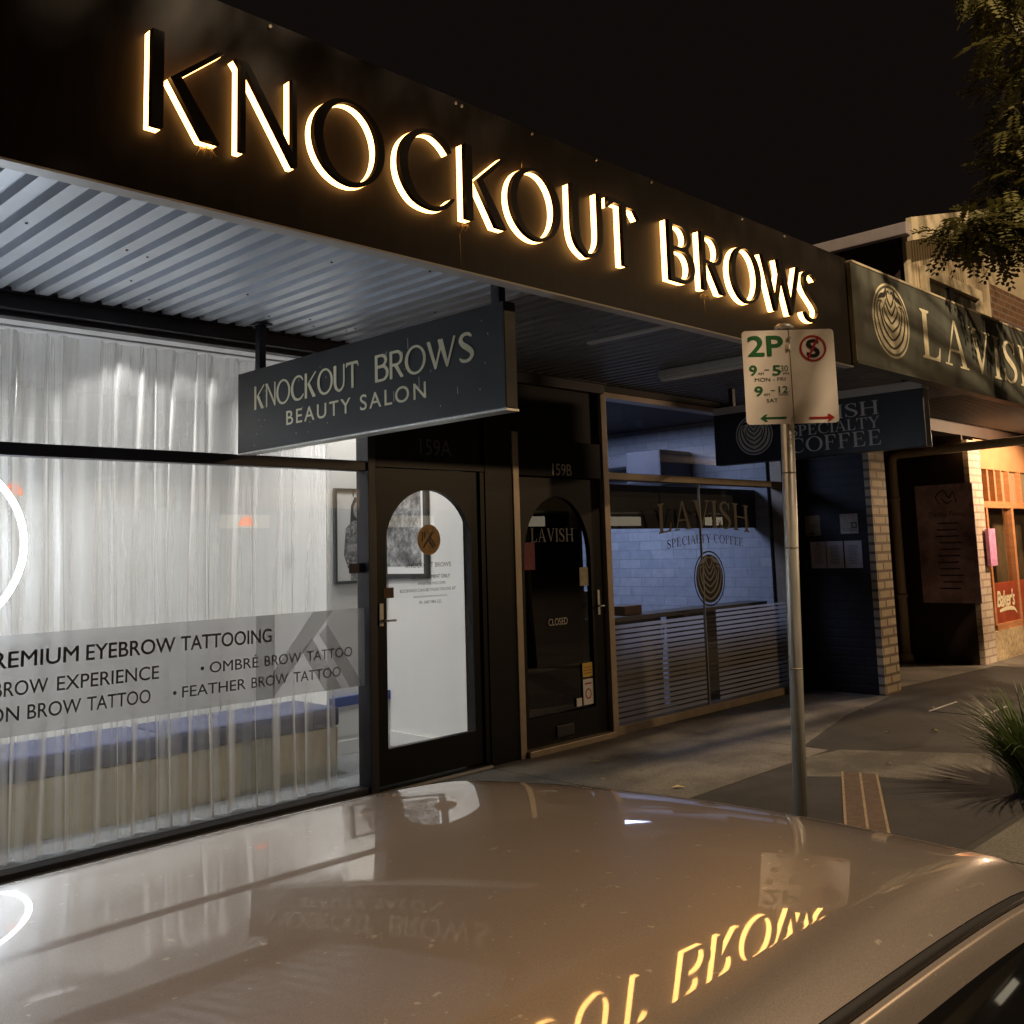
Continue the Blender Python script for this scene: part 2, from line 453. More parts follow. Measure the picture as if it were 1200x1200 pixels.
M['dark_brick_y'] = brick('black_painted_brick', (.012, .013, .022), (.010, .011, .018), (.006, .006, .010), .24, .086, .012, 'YZ', .5, .5)
M['pale_brick'] = brick('pale_brick', (.62, .52, .36), (.50, .41, .28), (.20, .15, .10), .25, .088, .014, 'XZ', .6, .7, .5)
M['white_brick'] = brick('white_painted_brick', (.70, .62, .50), (.60, .48, .38), (.42, .33, .26), .24, .086, .010, 'XZ', .6, .6)
M['red_brick'] = brick('red_brick', (.22, .105, .055), (.15, .070, .040), (.24, .19, .13), .24, .086, .012, 'XZ', .5, .8)
M['purple_brick'] = brick('purple_brick', (.055, .028, .035), (.040, .022, .028), (.03, .02, .02), .24, .086, .012, 'YZ', .4, .8)
M['brown_wall'] = mat('dark_brown_wall', (.035, .018, .010), .7, var=.3, scale=4)
M['orange_paint'] = mat('orange_paint', (.52, .27, .13), .5, var=.12, scale=4)
M['orange_wood'] = mat('orange_timber', (.50, .23, .10), .5, var=.2, scale=6, stretch=(1, 1, 6))
M['red_panel'] = mat('red_panel', (.30, .055, .022), .5, var=.25, scale=5)
M['stone'] = mat('stone_plinth', (.50, .40, .24), .8, var=.4, scale=18, bump=.3, bscale=25)
M['bakery_glass'] = glass('bakery_glass', (.9, .85, .75), .06)
M['fluted'] = mat('fluted_glass', (.35, .27, .17), .25, var=.35, scale=8, stretch=(8, 1, .3))
M['pvc'] = mat('cream_pipe', (.55, .46, .33), .5, var=.2, scale=6, stretch=(2, 2, .4))
M['roof_iron'] = mat('roof_iron', (.16, .15, .17), .5, .3, var=.2)
M['eave'] = mat('eave_lining', (.32, .29, .30), .6, var=.1)
M['pink'] = mat('pink_notice', (.75, .35, .62), .5, var=.3, scale=12)
M['plastic_grey'] = mat('grey_duct', (.10, .10, .115), .45, var=.1)
M['bag'] = mat('kraft_bag', (.50, .44, .32), .7, var=.2, scale=20)
M['box_brown'] = mat('brown_box', (.16, .09, .05), .7, var=.2)
M['red_flag'] = mat('red_print', (.35, .06, .07), .6, var=.3, scale=14)
M['yellow'] = mat('yellow_sticker', (.70, .52, .06), .5, var=.1)
M['bark'] = mat('bark', (.060, .045, .030), .9, var=.4, scale=14, bump=.6, bscale=30, stretch=(3, 3, .6))
M['rubber'] = mat('black_rubber', (.008, .007, .007), .6, var=.2, spec=.25)
M['tyre'] = mat('tyre', (.015, .015, .015), .8, var=.2)
M['rim'] = mat('alloy', (.45, .45, .46), .3, .9, var=.05)
M['car_glass'] = mat('tinted_window', (.006, .006, .006), .03, var=0, spec=.6)
M['lens_red'] = mat('red_lens', (.35, .01, .01), .1, var=0, coat=1)
M['lens_clear'] = mat('clear_lens', (.6, .6, .6), .08, .3, var=0, coat=1)
M['leaf_dry'] = mat('dry_leaf', (.42, .33, .16), .7, var=.3, scale=40)

def leaf_material(name, c0, c1):
    m, nt, out = nmat(name)
    n = noise(nt, 1.7, 3, .6)
    r = ramp(nt, n.outputs['Fac'], [(.3, c0), (.7, c1)])
    d = nt.nodes.new('ShaderNodeBsdfPrincipled'); d.inputs['Roughness'].default_value = .5
    t = nt.nodes.new('ShaderNodeBsdfTranslucent')
    nt.links.new(r.outputs[0], d.inputs['Base Color']); nt.links.new(r.outputs[0], t.inputs['Color'])
    mx = nt.nodes.new('ShaderNodeMixShader'); mx.inputs[0].default_value = .25
    nt.links.new(d.outputs[0], mx.inputs[1]); nt.links.new(t.outputs[0], mx.inputs[2]); nt.links.new(mx.outputs[0], out.inputs['Surface'])
    return m
M['leaf'] = leaf_material('tree_leaf', (.080, .080, .022), (.175, .160, .050))
M['blade'] = leaf_material('grass_blade', (.045, .072, .020), (.115, .15, .045))

def sheer(name):
    m, nt, out = nmat(name)
    t = nt.nodes.new('ShaderNodeBsdfTransparent')
    d = nt.nodes.new('ShaderNodeBsdfDiffuse'); d.inputs['Color'].default_value = (.86, .85, .82, 1)
    tr = nt.nodes.new('ShaderNodeBsdfTranslucent'); tr.inputs['Color'].default_value = (.86, .85, .82, 1)
    a = nt.nodes.new('ShaderNodeMixShader'); a.inputs[0].default_value = .5
    nt.links.new(d.outputs[0], a.inputs[1]); nt.links.new(tr.outputs[0], a.inputs[2])
    lw = nt.nodes.new('ShaderNodeLayerWeight'); lw.inputs['Blend'].default_value = .5
    n = noise(nt, 3.2, 3, .6, stretch=(5, 1, .15))
    ad = nt.nodes.new('ShaderNodeMath'); ad.operation = 'MULTIPLY_ADD'; ad.inputs[1].default_value = .80
    mr = nt.nodes.new('ShaderNodeMapRange'); mr.inputs['From Min'].default_value = .3; mr.inputs['From Max'].default_value = .7
    mr.inputs['To Min'].default_value = .16; mr.inputs['To Max'].default_value = .26
    nt.links.new(n.outputs['Fac'], mr.inputs['Value'])
    nt.links.new(lw.outputs['Facing'], ad.inputs[0]); nt.links.new(mr.outputs[0], ad.inputs[2])
    cl = nt.nodes.new('ShaderNodeClamp'); cl.inputs['Max'].default_value = .93; nt.links.new(ad.outputs[0], cl.inputs[0])
    mx = nt.nodes.new('ShaderNodeMixShader')
    nt.links.new(cl.outputs[0], mx.inputs[0]); nt.links.new(t.outputs[0], mx.inputs[1]); nt.links.new(a.outputs[0], mx.inputs[2])
    nt.links.new(mx.outputs[0], out.inputs['Surface'])
    return m
M['sheer'] = sheer('sheer_voile')

def car_paint():
    m, nt, out = nmat('taupe_metallic_paint')
    b = nt.nodes.new('ShaderNodeBsdfPrincipled')
    b.inputs['Base Color'].default_value = (.30, .235, .19, 1)
    b.inputs['Metallic'].default_value = .55; b.inputs['Roughness'].default_value = .30
    b.inputs['Coat Weight'].default_value = 1.; b.inputs['Coat Roughness'].default_value = .012; b.inputs['Coat IOR'].default_value = 1.9
    n = noise(nt, 900, 2, .5)
    r = ramp(nt, n.outputs['Fac'], [(.35, (.275, .235, .21)), (.65, (.37, .32, .285))])
    # dust specks and water marks
    n2 = noise(nt, 75, 2, .5); r2 = ramp(nt, n2.outputs['Fac'], [(.71, (0, 0, 0)), (.74, (.8, .8, .8))])
    mx = nt.nodes.new('ShaderNodeMix'); mx.data_type = 'RGBA'
    nt.links.new(r2.outputs[0], mx.inputs[0]); nt.links.new(r.outputs[0], mx.inputs[6]); mx.inputs[7].default_value = (.62, .55, .46, 1)
    nt.links.new(mx.outputs[2], b.inputs['Base Color'])
    n3 = noise(nt, 7, 4, .7); r3 = ramp(nt, n3.outputs['Fac'], [(.35, (.008,) * 3), (.75, (.045,) * 3)])
    nt.links.new(r3.outputs[0], b.inputs['Coat Roughness'])
    nt.links.new(b.outputs[0], out.inputs['Surface'])
    return m
M['paint'] = car_paint()

def ground_mat(name, c0, c1, fine=140, blot=1.3, rough=.85, spots=None):
    m, nt, out = nmat(name)
    a = noise(nt, blot, 9, .72); f = noise(nt, fine, 6, .8)
    r = ramp(nt, a.outputs['Fac'], [(.28, c0), (.72, c1)])
    r2 = ramp(nt, f.outputs['Fac'], [(.36, (.35, .35, .35)), (.64, (1.45, 1.45, 1.45))])
    mx = nt.nodes.new('ShaderNodeMix'); mx.data_type = 'RGBA'; mx.blend_type = 'MULTIPLY'; mx.inputs[0].default_value = .8
    nt.links.new(r.outputs[0], mx.inputs[6]); nt.links.new(r2.outputs[0], mx.inputs[7])
    tc = nt.nodes.new('ShaderNodeTexCoord')
    last = mx.outputs[2]
    for sc_, thr, val in ((2.6, .060, .38), (5.5, .055, .5), (7.5, .030, 2.6)):        # gum spots, stains, pale grit
        vo = nt.nodes.new('ShaderNodeTexVoronoi'); vo.inputs['Scale'].default_value = sc_; nt.links.new(tc.outputs['Object'], vo.inputs['Vector'])
        rv_ = ramp(nt, vo.outputs['Distance'], [(thr * .7, (val,) * 3), (thr, (1, 1, 1))])
        m2 = nt.nodes.new('ShaderNodeMix'); m2.data_type = 'RGBA'; m2.blend_type = 'MULTIPLY'; m2.inputs[0].default_value = .85
        nt.links.new(last, m2.inputs[6]); nt.links.new(rv_.outputs[0], m2.inputs[7]); last = m2.outputs[2]
    st_ = noise(nt, 1.1, 5, .65); rs_ = ramp(nt, st_.outputs['Fac'], [(.40, (.55, .54, .52)), (.52, (1, 1, 1))])   # damp patches
    m3 = nt.nodes.new('ShaderNodeMix'); m3.data_type = 'RGBA'; m3.blend_type = 'MULTIPLY'; m3.inputs[0].default_value = .8
    nt.links.new(last, m3.inputs[6]); nt.links.new(rs_.outputs[0], m3.inputs[7])
    b = nt.nodes.new('ShaderNodeBsdfPrincipled'); b.inputs['Roughness'].default_value = rough
    nt.links.new(m3.outputs[2], b.inputs['Base Color'])
    bp = nt.nodes.new('ShaderNodeBump'); bp.inputs['Strength'].default_value = .35; bp.inputs['Distance'].default_value = .004
    nt.links.new(f.outputs['Fac'], bp.inputs['Height']); nt.links.new(bp.outputs[0], b.inputs['Normal'])
    nt.links.new(b.outputs[0], out.inputs['Surface'])
    return m
M['asphalt'] = ground_mat('asphalt', (.034, .031, .028), (.062, .057, .050))
M['asphalt_dark'] = ground_mat('asphalt_dark', (.028, .026, .024), (.050, .046, .041))
M['concrete'] = ground_mat('concrete', (.12, .11, .092), (.21, .193, .162), 90, 1.8)
M['concrete_old'] = ground_mat('concrete_old', (.095, .088, .072), (.16, .148, .122), 110, 2.2)
M['road'] = ground_mat('road_asphalt', (.035, .033, .031), (.06, .056, .052), 120)
M['paver'] = brick('brick_paver', (.20, .115, .065), (.16, .09, .05), (.30, .22, .12), .105, .21, .008, 'XY', .4, .8, 0)

# ================================================================== GROUND
def structure(o): o['kind'] = 'structure'; return o
structure(MB().box(-60, 80, -60, 1.72, -.9, -.15).build('road', M['road']))
structure(MB().box(-60, 80, 1.72, 60, -.9, 0).build('footpath', M['asphalt']))
k = MB()
for i in range(-14, 20):
    k.box(i * 2.4 + .006, i * 2.4 + 2.394, 1.60, 1.86, -.3, .005, .012)
structure(k.build('kerb', M['concrete_old']))
def sheet(name, pts, z, m):
    return structure(MB().poly([(x, y, z) for x, y in pts]).build(name, m))
# concrete strip along the shop fronts, service-trench patches, brick inlay
strip = MB()
xs = [-12, -9.2, -6.4, -3.6, -.8, 2.0, 4.72, 6.55]
for a, b in zip(xs, xs[1:]):
    strip.poly([(a + .005, 3.42, .003), (b - .005, 3.42, .003), (b - .005, 4.99, .003), (a + .005, 4.99, .003)])
strip.poly([(6.555, 3.62, .003), (7.9, 3.95, .003), (9.05, 4.08, .003), (9.05, 4.99, .003), (6.555, 4.99, .003)])
structure(strip.build('concrete_path', M['concrete']))
sheet('pavement', [(6.6, 3.6), (8.9, 4.05), (7.7, 3.1), (7.0, 2.98), (6.45, 3.3)], .002, M['asphalt_dark'])
sheet('pavement', [(4.0, 1.9), (6.4, 1.9), (6.3, 2.5), (5.95, 3.05), (5.0, 3.4), (4.0, 3.38)], .002, M['asphalt_dark'])
sheet('pavement', [(6.25, 3.42), (6.6, 3.36), (7.05, 2.5), (6.15, 2.22), (5.98, 2.84), (5.70, 3.20)], .0035, M['concrete_old'])
sheet('paving', [(5.98, 3.05), (6.05, 2.84), (4.55, 2.08), (4.48, 2.29)], .005, mat('terracotta', (.085, .056, .038), .85, var=.3, scale=20, bump=.2, bscale=60))
for t in (.04, .52, .96):
    a_ = Vector((5.98, 3.05, .0065)).lerp(Vector((6.05, 2.84, .0065)), t); b_ = Vector((4.48, 2.29, .0065)).lerp(Vector((4.55, 2.08, .0065)), t); w_ = Vector((.003, -.006, 0))
    structure(MB().poly([a_ - w_, b_ - w_, b_ + w_, a_ + w_]).build('paving', mat('pale_mortar', (.24, .18, .11), .9, var=.3, scale=30)))
sheet('pavement', [(11.76, 3.55), (18, 3.2), (18, 4.2), (11.76, 4.2)], .003, M['concrete'])
sheet('alley_floor', [(9.46, 4.25), (11.74, 4.06), (11.74, 8), (9.46, 8)], .003, M['concrete'])

# ================================================================== SALON BUILDING
YF = 4.96
salon = empty('beauty_salon', (1.5, YF, 0), 'black single storey beauty salon front with curtained lit window and arched glass door', 'shop')
bp = MB()
bp.box(-5, -1.25, YF, YF + .2, 0, 2.74)                       # solid wall left of the window
bp.box(-1.25, 3.74, YF, YF + .14, 0, .02)                     # plinth
bp.box(3.80, 4.76, YF + .005, YF + .14, 2.055, 2.66)          # panel over door
bp.box(4.76, 5.03, YF - .02, YF + .20, 0, 2.74)               # pilaster
bp.build('shop_wall', M['black_paint'], salon)
hb = MB().box(-5, 6.06, YF - .07, YF + .1, 2.662, 2.76, .004)
hb.box(-5, 6.06, YF - .10, YF - .071, 2.735, 2.76)
hb.build('head_beam', M['steel_dark'], salon)
wf = MB()
wf.box(-1.25, 3.74, YF - .02, YF + .06, 1.965, 2.028, .004)
wf.box(3.735, 3.795, YF - .035, YF + .09, 0, 2.66, .004)
wf.box(-1.25, -1.19, YF - .02, YF + .06, .055, 2.66, .004)
wf.box(-1.25, 3.735, YF - .02, YF + .06, .0205, .055, .004)
wf.box(-1.25, 3.735, YF - .02, YF + .05, 2.635, 2.66, .003)
wf.build('window_frame', M['steel_dark'], salon)
def pane(name, x0, x1, z0, z1, y, m, parent):
    return MB().poly([(x0, y, z0), (x1, y, z0), (x1, y, z1), (x0, y, z1)]).build(name, m, parent)
p1 = pane('window_pane', -1.19, 3.735, 2.026, 2.64, YF + .012, M['glass'], salon)
p2 = pane('window_pane', -1.19, 3.735, .05, 1.97, YF + .012, M['glass'], salon)
# frosted banner stuck on the glass
bd = place(curve_mesh([[rect(-1.18, 3.732, .655, 1.122)]], 0), 'frosted_banner', M['film'], salon, FY(YF + .020))
kk = [[[(2.98, 1.121), (3.10, 1.121), (3.10, .656), (2.98, .656)]],
      [[(3.09, .80), (3.36, 1.121), (3.50, 1.121), (3.09, .64 + .02)]],
      [[(3.20, .70), (3.53, 1.121), (3.66, 1.121), (3.26, .656), (3.20, .656)]],
      [[(3.28, .90), (3.35, .97), (3.56, .656), (3.44, .656)]],
      [[(3.40, .985), (3.46, 1.04), (3.70, .656 + .03), (3.70, .656), (3.62, .656)]]]
place(curve_mesh([kk[0], kk[1], kk[3], kk[4]], 0), 'banner_monogram', M['film_dark'], bd, FY(YF + .017))
tx = [text('PREMIUM', 1.546, 1.996, 0.972, 0.073, 0.012),
      text('EYEBROW', 2.032, 2.497, 0.972, 0.073, 0.012),
      text('TATTOOING', 2.528, 3.076, 0.972, 0.073, 0.012),
      text('BROW', 1.610, 1.855, 0.842, 0.066, 0.004),
      text('EXPERIENCE', 1.896, 2.409, 0.842, 0.066, 0.004),
      text('COMBINATION', 1.107, 1.727, 0.727, 0.066, 0.004),
      text('BROW', 1.764, 2.013, 0.727, 0.066, 0.004),
      text('TATTOO', 2.042, 2.365, 0.727, 0.066, 0.004),
      text('\u2022', 2.641, 2.661, 0.840, 0.056, 0.002),
      text('OMBR\u00c9', 2.695, 2.990, 0.840, 0.056, 0.002),
      text('BROW', 3.030, 3.271, 0.840, 0.056, 0.002),
      text('TATTOO', 3.310, 3.633, 0.840, 0.056, 0.002),
      text('\u2022', 2.487, 2.506, 0.730, 0.056, 0.002),
      text('FEATHER', 2.538, 2.912, 0.730, 0.056, 0.002),
      text('BROW', 2.947, 3.183, 0.730, 0.056, 0.002),
      text('TATTOO', 3.220, 3.547, 0.730, 0.056, 0.002)]
for t_ in tx:
    for w__ in words(t_, .20): place(w__, 'banner_lettering', M['text_dark'], bd, FY(YF + .009))

# ---- door 159A
def arch_hole(x0, x1, z0, zs, zt, n=24):
    cx = (x0 + x1) / 2
    return [(x0, z0), (x1, z0)] + [(cx + (x1 - x0) / 2 * math.cos(R(180 * i / n)), zs + (zt - zs) * math.sin(R(180 * i / n))) for i in range(n + 1)]
def leaf(parent, x0, x1, z0, z1, hole, m, name='door'):
    t = curve_mesh([[rect(x0, x1, z0, z1), hole]], .022)
    return place(t, name, m, parent, FY(YF + .03))
df = MB(); df.box(3.796, 4.76, YF - .015, YF + .10, 1.995, 2.054, .003); df.box(4.715, 4.759, YF - .012, YF + .10, .03, 1.994, .003); df.box(3.796, 4.76, YF - .03, YF + .10, 0, .028)
df.build('door_frame', M['black_paint'], salon)
d1 = leaf(salon, 3.80, 4.712, .035, 1.992, arch_hole(3.90, 4.64, .25, 1.50, 1.86), M['black_paint'])
pane('door_glass', 3.88, 4.66, .24, 1.87, YF + .03, M['glass'], d1)
sl = MB().box(3.80, 4.74, YF - .05, YF - .031, .002, .016); sl.build('sill_strip', M['batten'], salon)
hd = MB(); hd.box(3.835, 3.868, YF - .003, YF + .007, 1.0, 1.14, .003); hd.tube([(3.852, YF - .001, 1.035), (3.852, YF - .045, 1.035), (3.93, YF - .048, 1.033)], .007)
hd.build('door_handle', M['steel'], d1)
ml = MB().box(3.875, 3.955, YF + .004, YF + .0075, 1.17, 1.235); ml.build('mail_sticker', M['box_brown'], d1)
place(text('159A', 4.19, 4.47, 2.093, .105), 'street_number', M['text_faint'], salon, FY(YF + .002))
stk = place(curve_mesh([[ell(4.272, 1.532, .10, .10, 40)]], 0), 'round_sticker', mat('gold_sticker', (.50, .27, .06), .5, var=.55, scale=16), d1, FY(YF + .022))
def kmono(cx, cz, s):
    f = lambda pts: [(cx + a * s, cz + b * s) for a, b in pts]
    return [[f([(-.5, -.15), (-.5, .5), (-.40, .5), (-.40, -.05)])], [f([(-.30, .05), (-.30, .5), (-.20, .5), (-.20, .17)])],
            [f([(-.46, -.5), (-.32, -.5), (.50, .5), (.34, .5)])], [f([(-.30, -.5), (-.16, -.5), (.20, -.06), (.62, .5), (.56, .5), (.12, -.0)])][:0] or [f([(-.20, -.38), (-.12, -.28), (.36, .28), (.28, .28)])],
            [f([(.02, -.02), (.10, .07), (.50, -.5), (.36, -.5)])], [f([(.16, .12), (.22, .19), (.66, -.42), (.56, -.42)])]]
place(curve_mesh(kmono(4.262, 1.532, .105), 0), 'sticker_monogram', M['text_dark'], stk, FY(YF + .020))
for t_ in ([text('KNOCKOUT BROWS', 4.07, 4.46, 1.352, .030), text('BY APPOINTMENT ONLY', 4.12, 4.45, 1.279, .024, .012),
       text('WALK-INS WELCOME', 4.17, 4.41, 1.238, .018), text('BOOKINGS CAN BE MADE ONLINE AT', 4.02, 4.50, 1.196, .020),
       text('www.knockoutbrows.com.au', 4.13, 4.42, 1.158, .016), text('Ph: 0407 896 522', 4.18, 4.37, 1.116, .020)]
      ):
    for w__ in words(t_, .0095): place(w__, 'door_lettering', M['text_grey'], d1, FY(YF + .022))
# ---- interior shell
def shell(name, m, pts, parent): return MB().poly(pts).build(name, m, parent, False)
inn = MB(); inn.box(-1.6, 4.9, YF + .2, 7.7, -.05, .02)
inn.build('shop_floor', M['carpet'], salon)
iw = MB()
iw.box(4.75, 4.90, YF + .21, 7.7, .02, 2.75)                    # side wall behind the door
iw.box(4.20, 4.749, 6.05, 6.15, .02, 2.75)                      # return wall
iw.box(4.20, 4.30, 6.151, 7.6, .02, 2.75)
iw.box(-1.6, 4.20, 7.6, 7.7, .02, 2.75)
iw.box(-1.7, -1.6, YF + .2, 7.7, .02, 2.75)
iw.build('interior_wall', M['white_wall'], salon)
box('shop_ceiling', M['ceil'], salon, -1.7, 4.9, YF + .15, 7.7, 2.751, 2.85)
wp = MB(); wp.box(4.20, 4.748, 6.035, 6.049, .02, .36); wp.box(4.20, 4.748, 6.020, 6.034, .02, .12, .004)
for a in (4.24, 4.50):
    wp.box(a, a + .22, 6.027, 6.0345, .15, .33, .003)
wp.build('wainscot', M['panel_white'], salon)
box('dado_rail', M['blue'], salon, 4.20, 4.748, 6.015, 6.048, .362, .425)
sk = MB().box(4.735, 4.749, YF + .21, 6.014, .02, .13, .003); sk.build('skirting', M['panel_white'], salon)
box('shop_roof', M['roof_iron'], salon, -5, 9.1, YF - .05, 13, 2.86, 2.94)
# back wall joinery seen through the voile
bk = MB(); bk.box(-1.59, 4.19, 7.55, 7.599, .0205, .9); bk.build('wall_panelling', M['panel_white'], salon)

# ---- curtain
def fold(x):
    a = x * 50 + 2.2 * math.sin(x * 2.7) + 1.3 * math.sin(x * 7.1 + 1)
    return .046 * math.copysign(abs(math.sin(a)) ** .8, math.sin(a)) * (.75 + .25 * math.sin(x * 5.1)) + .004 * math.sin(x * 127 + 3 * math.sin(x * 4.3)) + .012 * math.sin(x * 11)
cu = MB()
xs = [-1.15 + i * (3.69 + 1.15) / 1600 for i in range(1601)]
zs = [.03, .5, 1.0, 1.5, 2.0, 2.45, 2.63]
def cf(x, z):
    k = .75 + .25 * (2.63 - z) / 2.5
    return (x + .02 * math.sin(x * 23 + z * 1.1), YF + .25 + fold(x + .02 * math.sin(z * 1.7 + x * 2)) * k, z)
cu.grid(cf, xs, zs)
tag(cu.build('sheer_curtain', M['sheer'], None, False), 'white sheer voile curtain hanging in folds behind the salon window', 'curtain')
cr = MB().tube([(-1.18, YF + .25, 2.652), (3.72, YF + .25, 2.652)], .006); cr.build('curtain_rail', M['batten'], salon)

# ---- day bed
bed = empty('treatment_bed', (2, 5.7, .02), 'long low treatment bed with navy cushion and cream draped skirt behind the curtain', 'bed')
bb = MB()
def skirt(u, v):
    return (-.4 + u * 4.3, 5.52 + .012 * math.sin(u * 90) * (1 - v) + .02 * math.sin(u * 17), .02 + v * .31)
bb.grid(skirt, [i / 240 for i in range(241)], [0, .3, .7, 1]); bb.box(-.38, 3.88, 5.56, 6.0, .0205, .32)
bb.grid(lambda u, v: (3.90 + .01 * math.sin(u * 40), 5.53 + u * .5, .02 + v * .31), [i / 20 for i in range(21)], [0, .5, 1])
bb.build('skirt', M['linen'], bed, False)
cb = MB()
for a, b in ((-.4, .62), (.63, 1.6), (1.61, 2.72), (2.73, 3.92)): cb.box(a, b, 5.50, 6.02, .335, .46, .03)
cb.build('cushion', M['navy'], bed)

# ---- ring light sign in the window
neon = empty('neon_sign', (1.34, 5.03, 1.0), 'glowing white ring sign with tube monogram hanging inside the salon window', 'sign')
rg = MB(); rg.tube([(1.335 + .42 * math.cos(R(a)), 5.045, 1.54 + .42 * math.sin(R(a))) for a in range(0, 361, 5)], .011, 10, False)
M['neon'] = emit('neon_white', (.78, .89, 1.0), 36)
rg.build('ring_tube', M['neon'], neon)
rb = MB(); rb.grid(lambda a, k: (1.335 + (.409, .409, .431, .431, .409)[k] * math.cos(a), (5.066, 5.074, 5.074, 5.066, 5.066)[k], 1.54 + (.409, .409, .431, .431, .409)[k] * math.sin(a)), [R(a) for a in range(0, 361, 6)], range(5)); rb.build('ring_light_shield', M['panel_white'], neon)  # strip added behind the ring to hold its light off the curtain
mg = MB()
for a, b in (((1.17, 1.30), (1.17, 1.78)), ((1.23, 1.40), (1.23, 1.78)), ((1.15, 1.24), (1.53, 1.80)), ((1.24, 1.25), (1.60, 1.69)), ((1.36, 1.52), (1.55, 1.28)), ((1.44, 1.585), (1.62, 1.33))):
    mg.tube([(a[0], 5.045, a[1]), (b[0], 5.045, b[1])], .012, 8)
mg.build('monogram_tube', M['neon'], neon)
for x in (1.1, 1.57):
    wr = MB(); wr.tube([(x, 5.045, 1.54 + math.sqrt(.42 ** 2 - (x - 1.335) ** 2)), (x, 5.045, 2.63)], .0015, 5)
    wr.build('hanging_wire', M['steel'], neon)

# ---- pictures on the salon walls
def photo_mat(name, scale):
    m, nt, out = nmat(name)
    n = noise(nt, scale, 8, .75); r = ramp(nt, n.outputs['Fac'], [(.34, (.05, .05, .05)), (.5, (.22, .22, .22)), (.66, (.66, .66, .66))])
    b = nt.nodes.new('ShaderNodeBsdfPrincipled'); b.inputs['Roughness'].default_value = .35
    nt.links.new(r.outputs[0], b.inputs['Base Color']); nt.links.new(b.outputs[0], out.inputs['Surface']); return m
pic = empty('framed_picture', (4.74, 5.9, 1.2), 'large grey framed landscape photograph with white mount seen through the arched door', 'picture')
fr = MB(); y0, y1, z0, z1 = 5.53, 6.03, 1.26, 2.02
fr.box(4.715, 4.748, y0, y0 + .035, z0, z1, .002); fr.box(4.715, 4.748, y1 - .02, y1, z0, z1, .002); fr.box(4.715, 4.748, y0 + .035, y1 - .02, z0, z0 + .035, .002); fr.box(4.715, 4.748, y0 + .035, y1 - .02, z1 - .03, z1, .002)
fr.build('frame', M['frame_dark'], pic)
MB().box(4.731, 4.7475, y0 + .03, y1 - .018, z0 + .03, z1 - .025).build('mount', M['mount'], pic)
MB().poly([(4.729, y1 - .02, z0 + .09), (4.729, y0 + .075, z0 + .09), (4.729, y0 + .075, z1 - .04), (4.729, y1 - .02, z1 - .04)]).build('photograph', photo_mat('landscape_print', 9), pic)
pic2 = empty('framed_picture', (4.45, 6.04, 1.2), 'black framed portrait photograph of a long haired woman beside the curtain edge', 'picture')
x0, x1, z0, z1 = 4.26, 4.72, 1.235, 1.94
fr = MB(); fr.box(x0, x0 + .02, 6.022, 6.049, z0, z1, .002); fr.box(x1 - .02, x1, 6.022, 6.049, z0, z1, .002); fr.box(x0 + .02, x1 - .02, 6.022, 6.049, z0, z0 + .022, .002); fr.box(x0 + .02, x1 - .02, 6.022, 6.049, z1 - .022, z1, .002)
fr.build('frame', M['frame_dark'], pic2)
MB().box(x0 + .02, x1 - .02, 6.034, 6.0485, z0 + .02, z1 - .02).build('mount', M['mount'], pic2)
# the portrait itself: flat printed shapes (hair, coat, face, arms)
gp = lambda pts: [(x0 + a * .46, z0 + b * .705) for a, b in pts]
cxp = .45
place([curve_mesh([[gp([(.36, .93), (.38, .99), (.39, .90)])], [gp([(.52, .91), (.53, .99), (.55, .92)])],
                   [gp([(.30, .55), (.33, .82), (.40, .91), (.50, .91), (.57, .82), (.62, .55), (.55, .50), (.38, .50)])]], 0)], 'portrait_hair', mat('print_dark', (.06, .06, .06), .4, var=.4, scale=60), pic2, FY(6.0325))
place([curve_mesh([[gp([(.18, .30), (.22, .58), (.36, .66), (.56, .66), (.70, .58), (.74, .30), (.66, .16), (.26, .16)])], [gp([(.32, .04), (.44, .04), (.44, .17), (.32, .17)])], [gp([(.50, .04), (.62, .04), (.62, .17), (.50, .17)])]], 0)], 'portrait_coat', photo_mat('coat_print', 45), pic2, FY(6.0315))
for t_ in (curve_mesh([[ [(a, b) for a, b in ell(x0 + .455 * .46, z0 + .775 * .705, .038, .062, 24)]]], 0), curve_mesh([[gp([(.24, .40), (.70, .44), (.70, .37), (.26, .33)])]], 0)): place(t_, 'portrait_skin', mat('print_light', (.42, .42, .42), .4, var=.25, scale=50), pic2, FY(6.0305))
st = MB().box(3.62, 3.735, YF + .014, YF + .017, 1.335, 1.395); st.build('window_sticker', mat('red_blue_sticker', (.05, .03, .09), .5, var=.6, scale=25), salon)
# pendant lamps inside (small orange shades)
for i, (x, y, z) in enumerate(((2.08, 6.2, 1.86), (3.75, 6.4, 1.68))):
    pl = empty('pendant_lamp', (x, y, z), ('small orange pendant lamp behind the curtain near the ring sign' if i == 0 else 'small orange pendant lamp behind the right part of the curtain'), 'lamp', 'orange pendant lamps in the salon')
    s = MB()
    s.grid(lambda u, v: (x + .055 * math.sin(v * 1.5) * math.cos(u), y + .055 * math.sin(v * 1.5) * math.sin(u), z + .07 * math.cos(v * 1.5)), [R(a) for a in range(0, 361, 20)], [0.02, .3, .6, .9, 1.05])
    s.build('lamp_shade', emit('orange_shade', (1, .25, .10), 1.1), pl, False)
    MB().tube([(x, y, z + .06), (x, y, 2.75)], .003, 6).build('cord', M['steel'], pl)

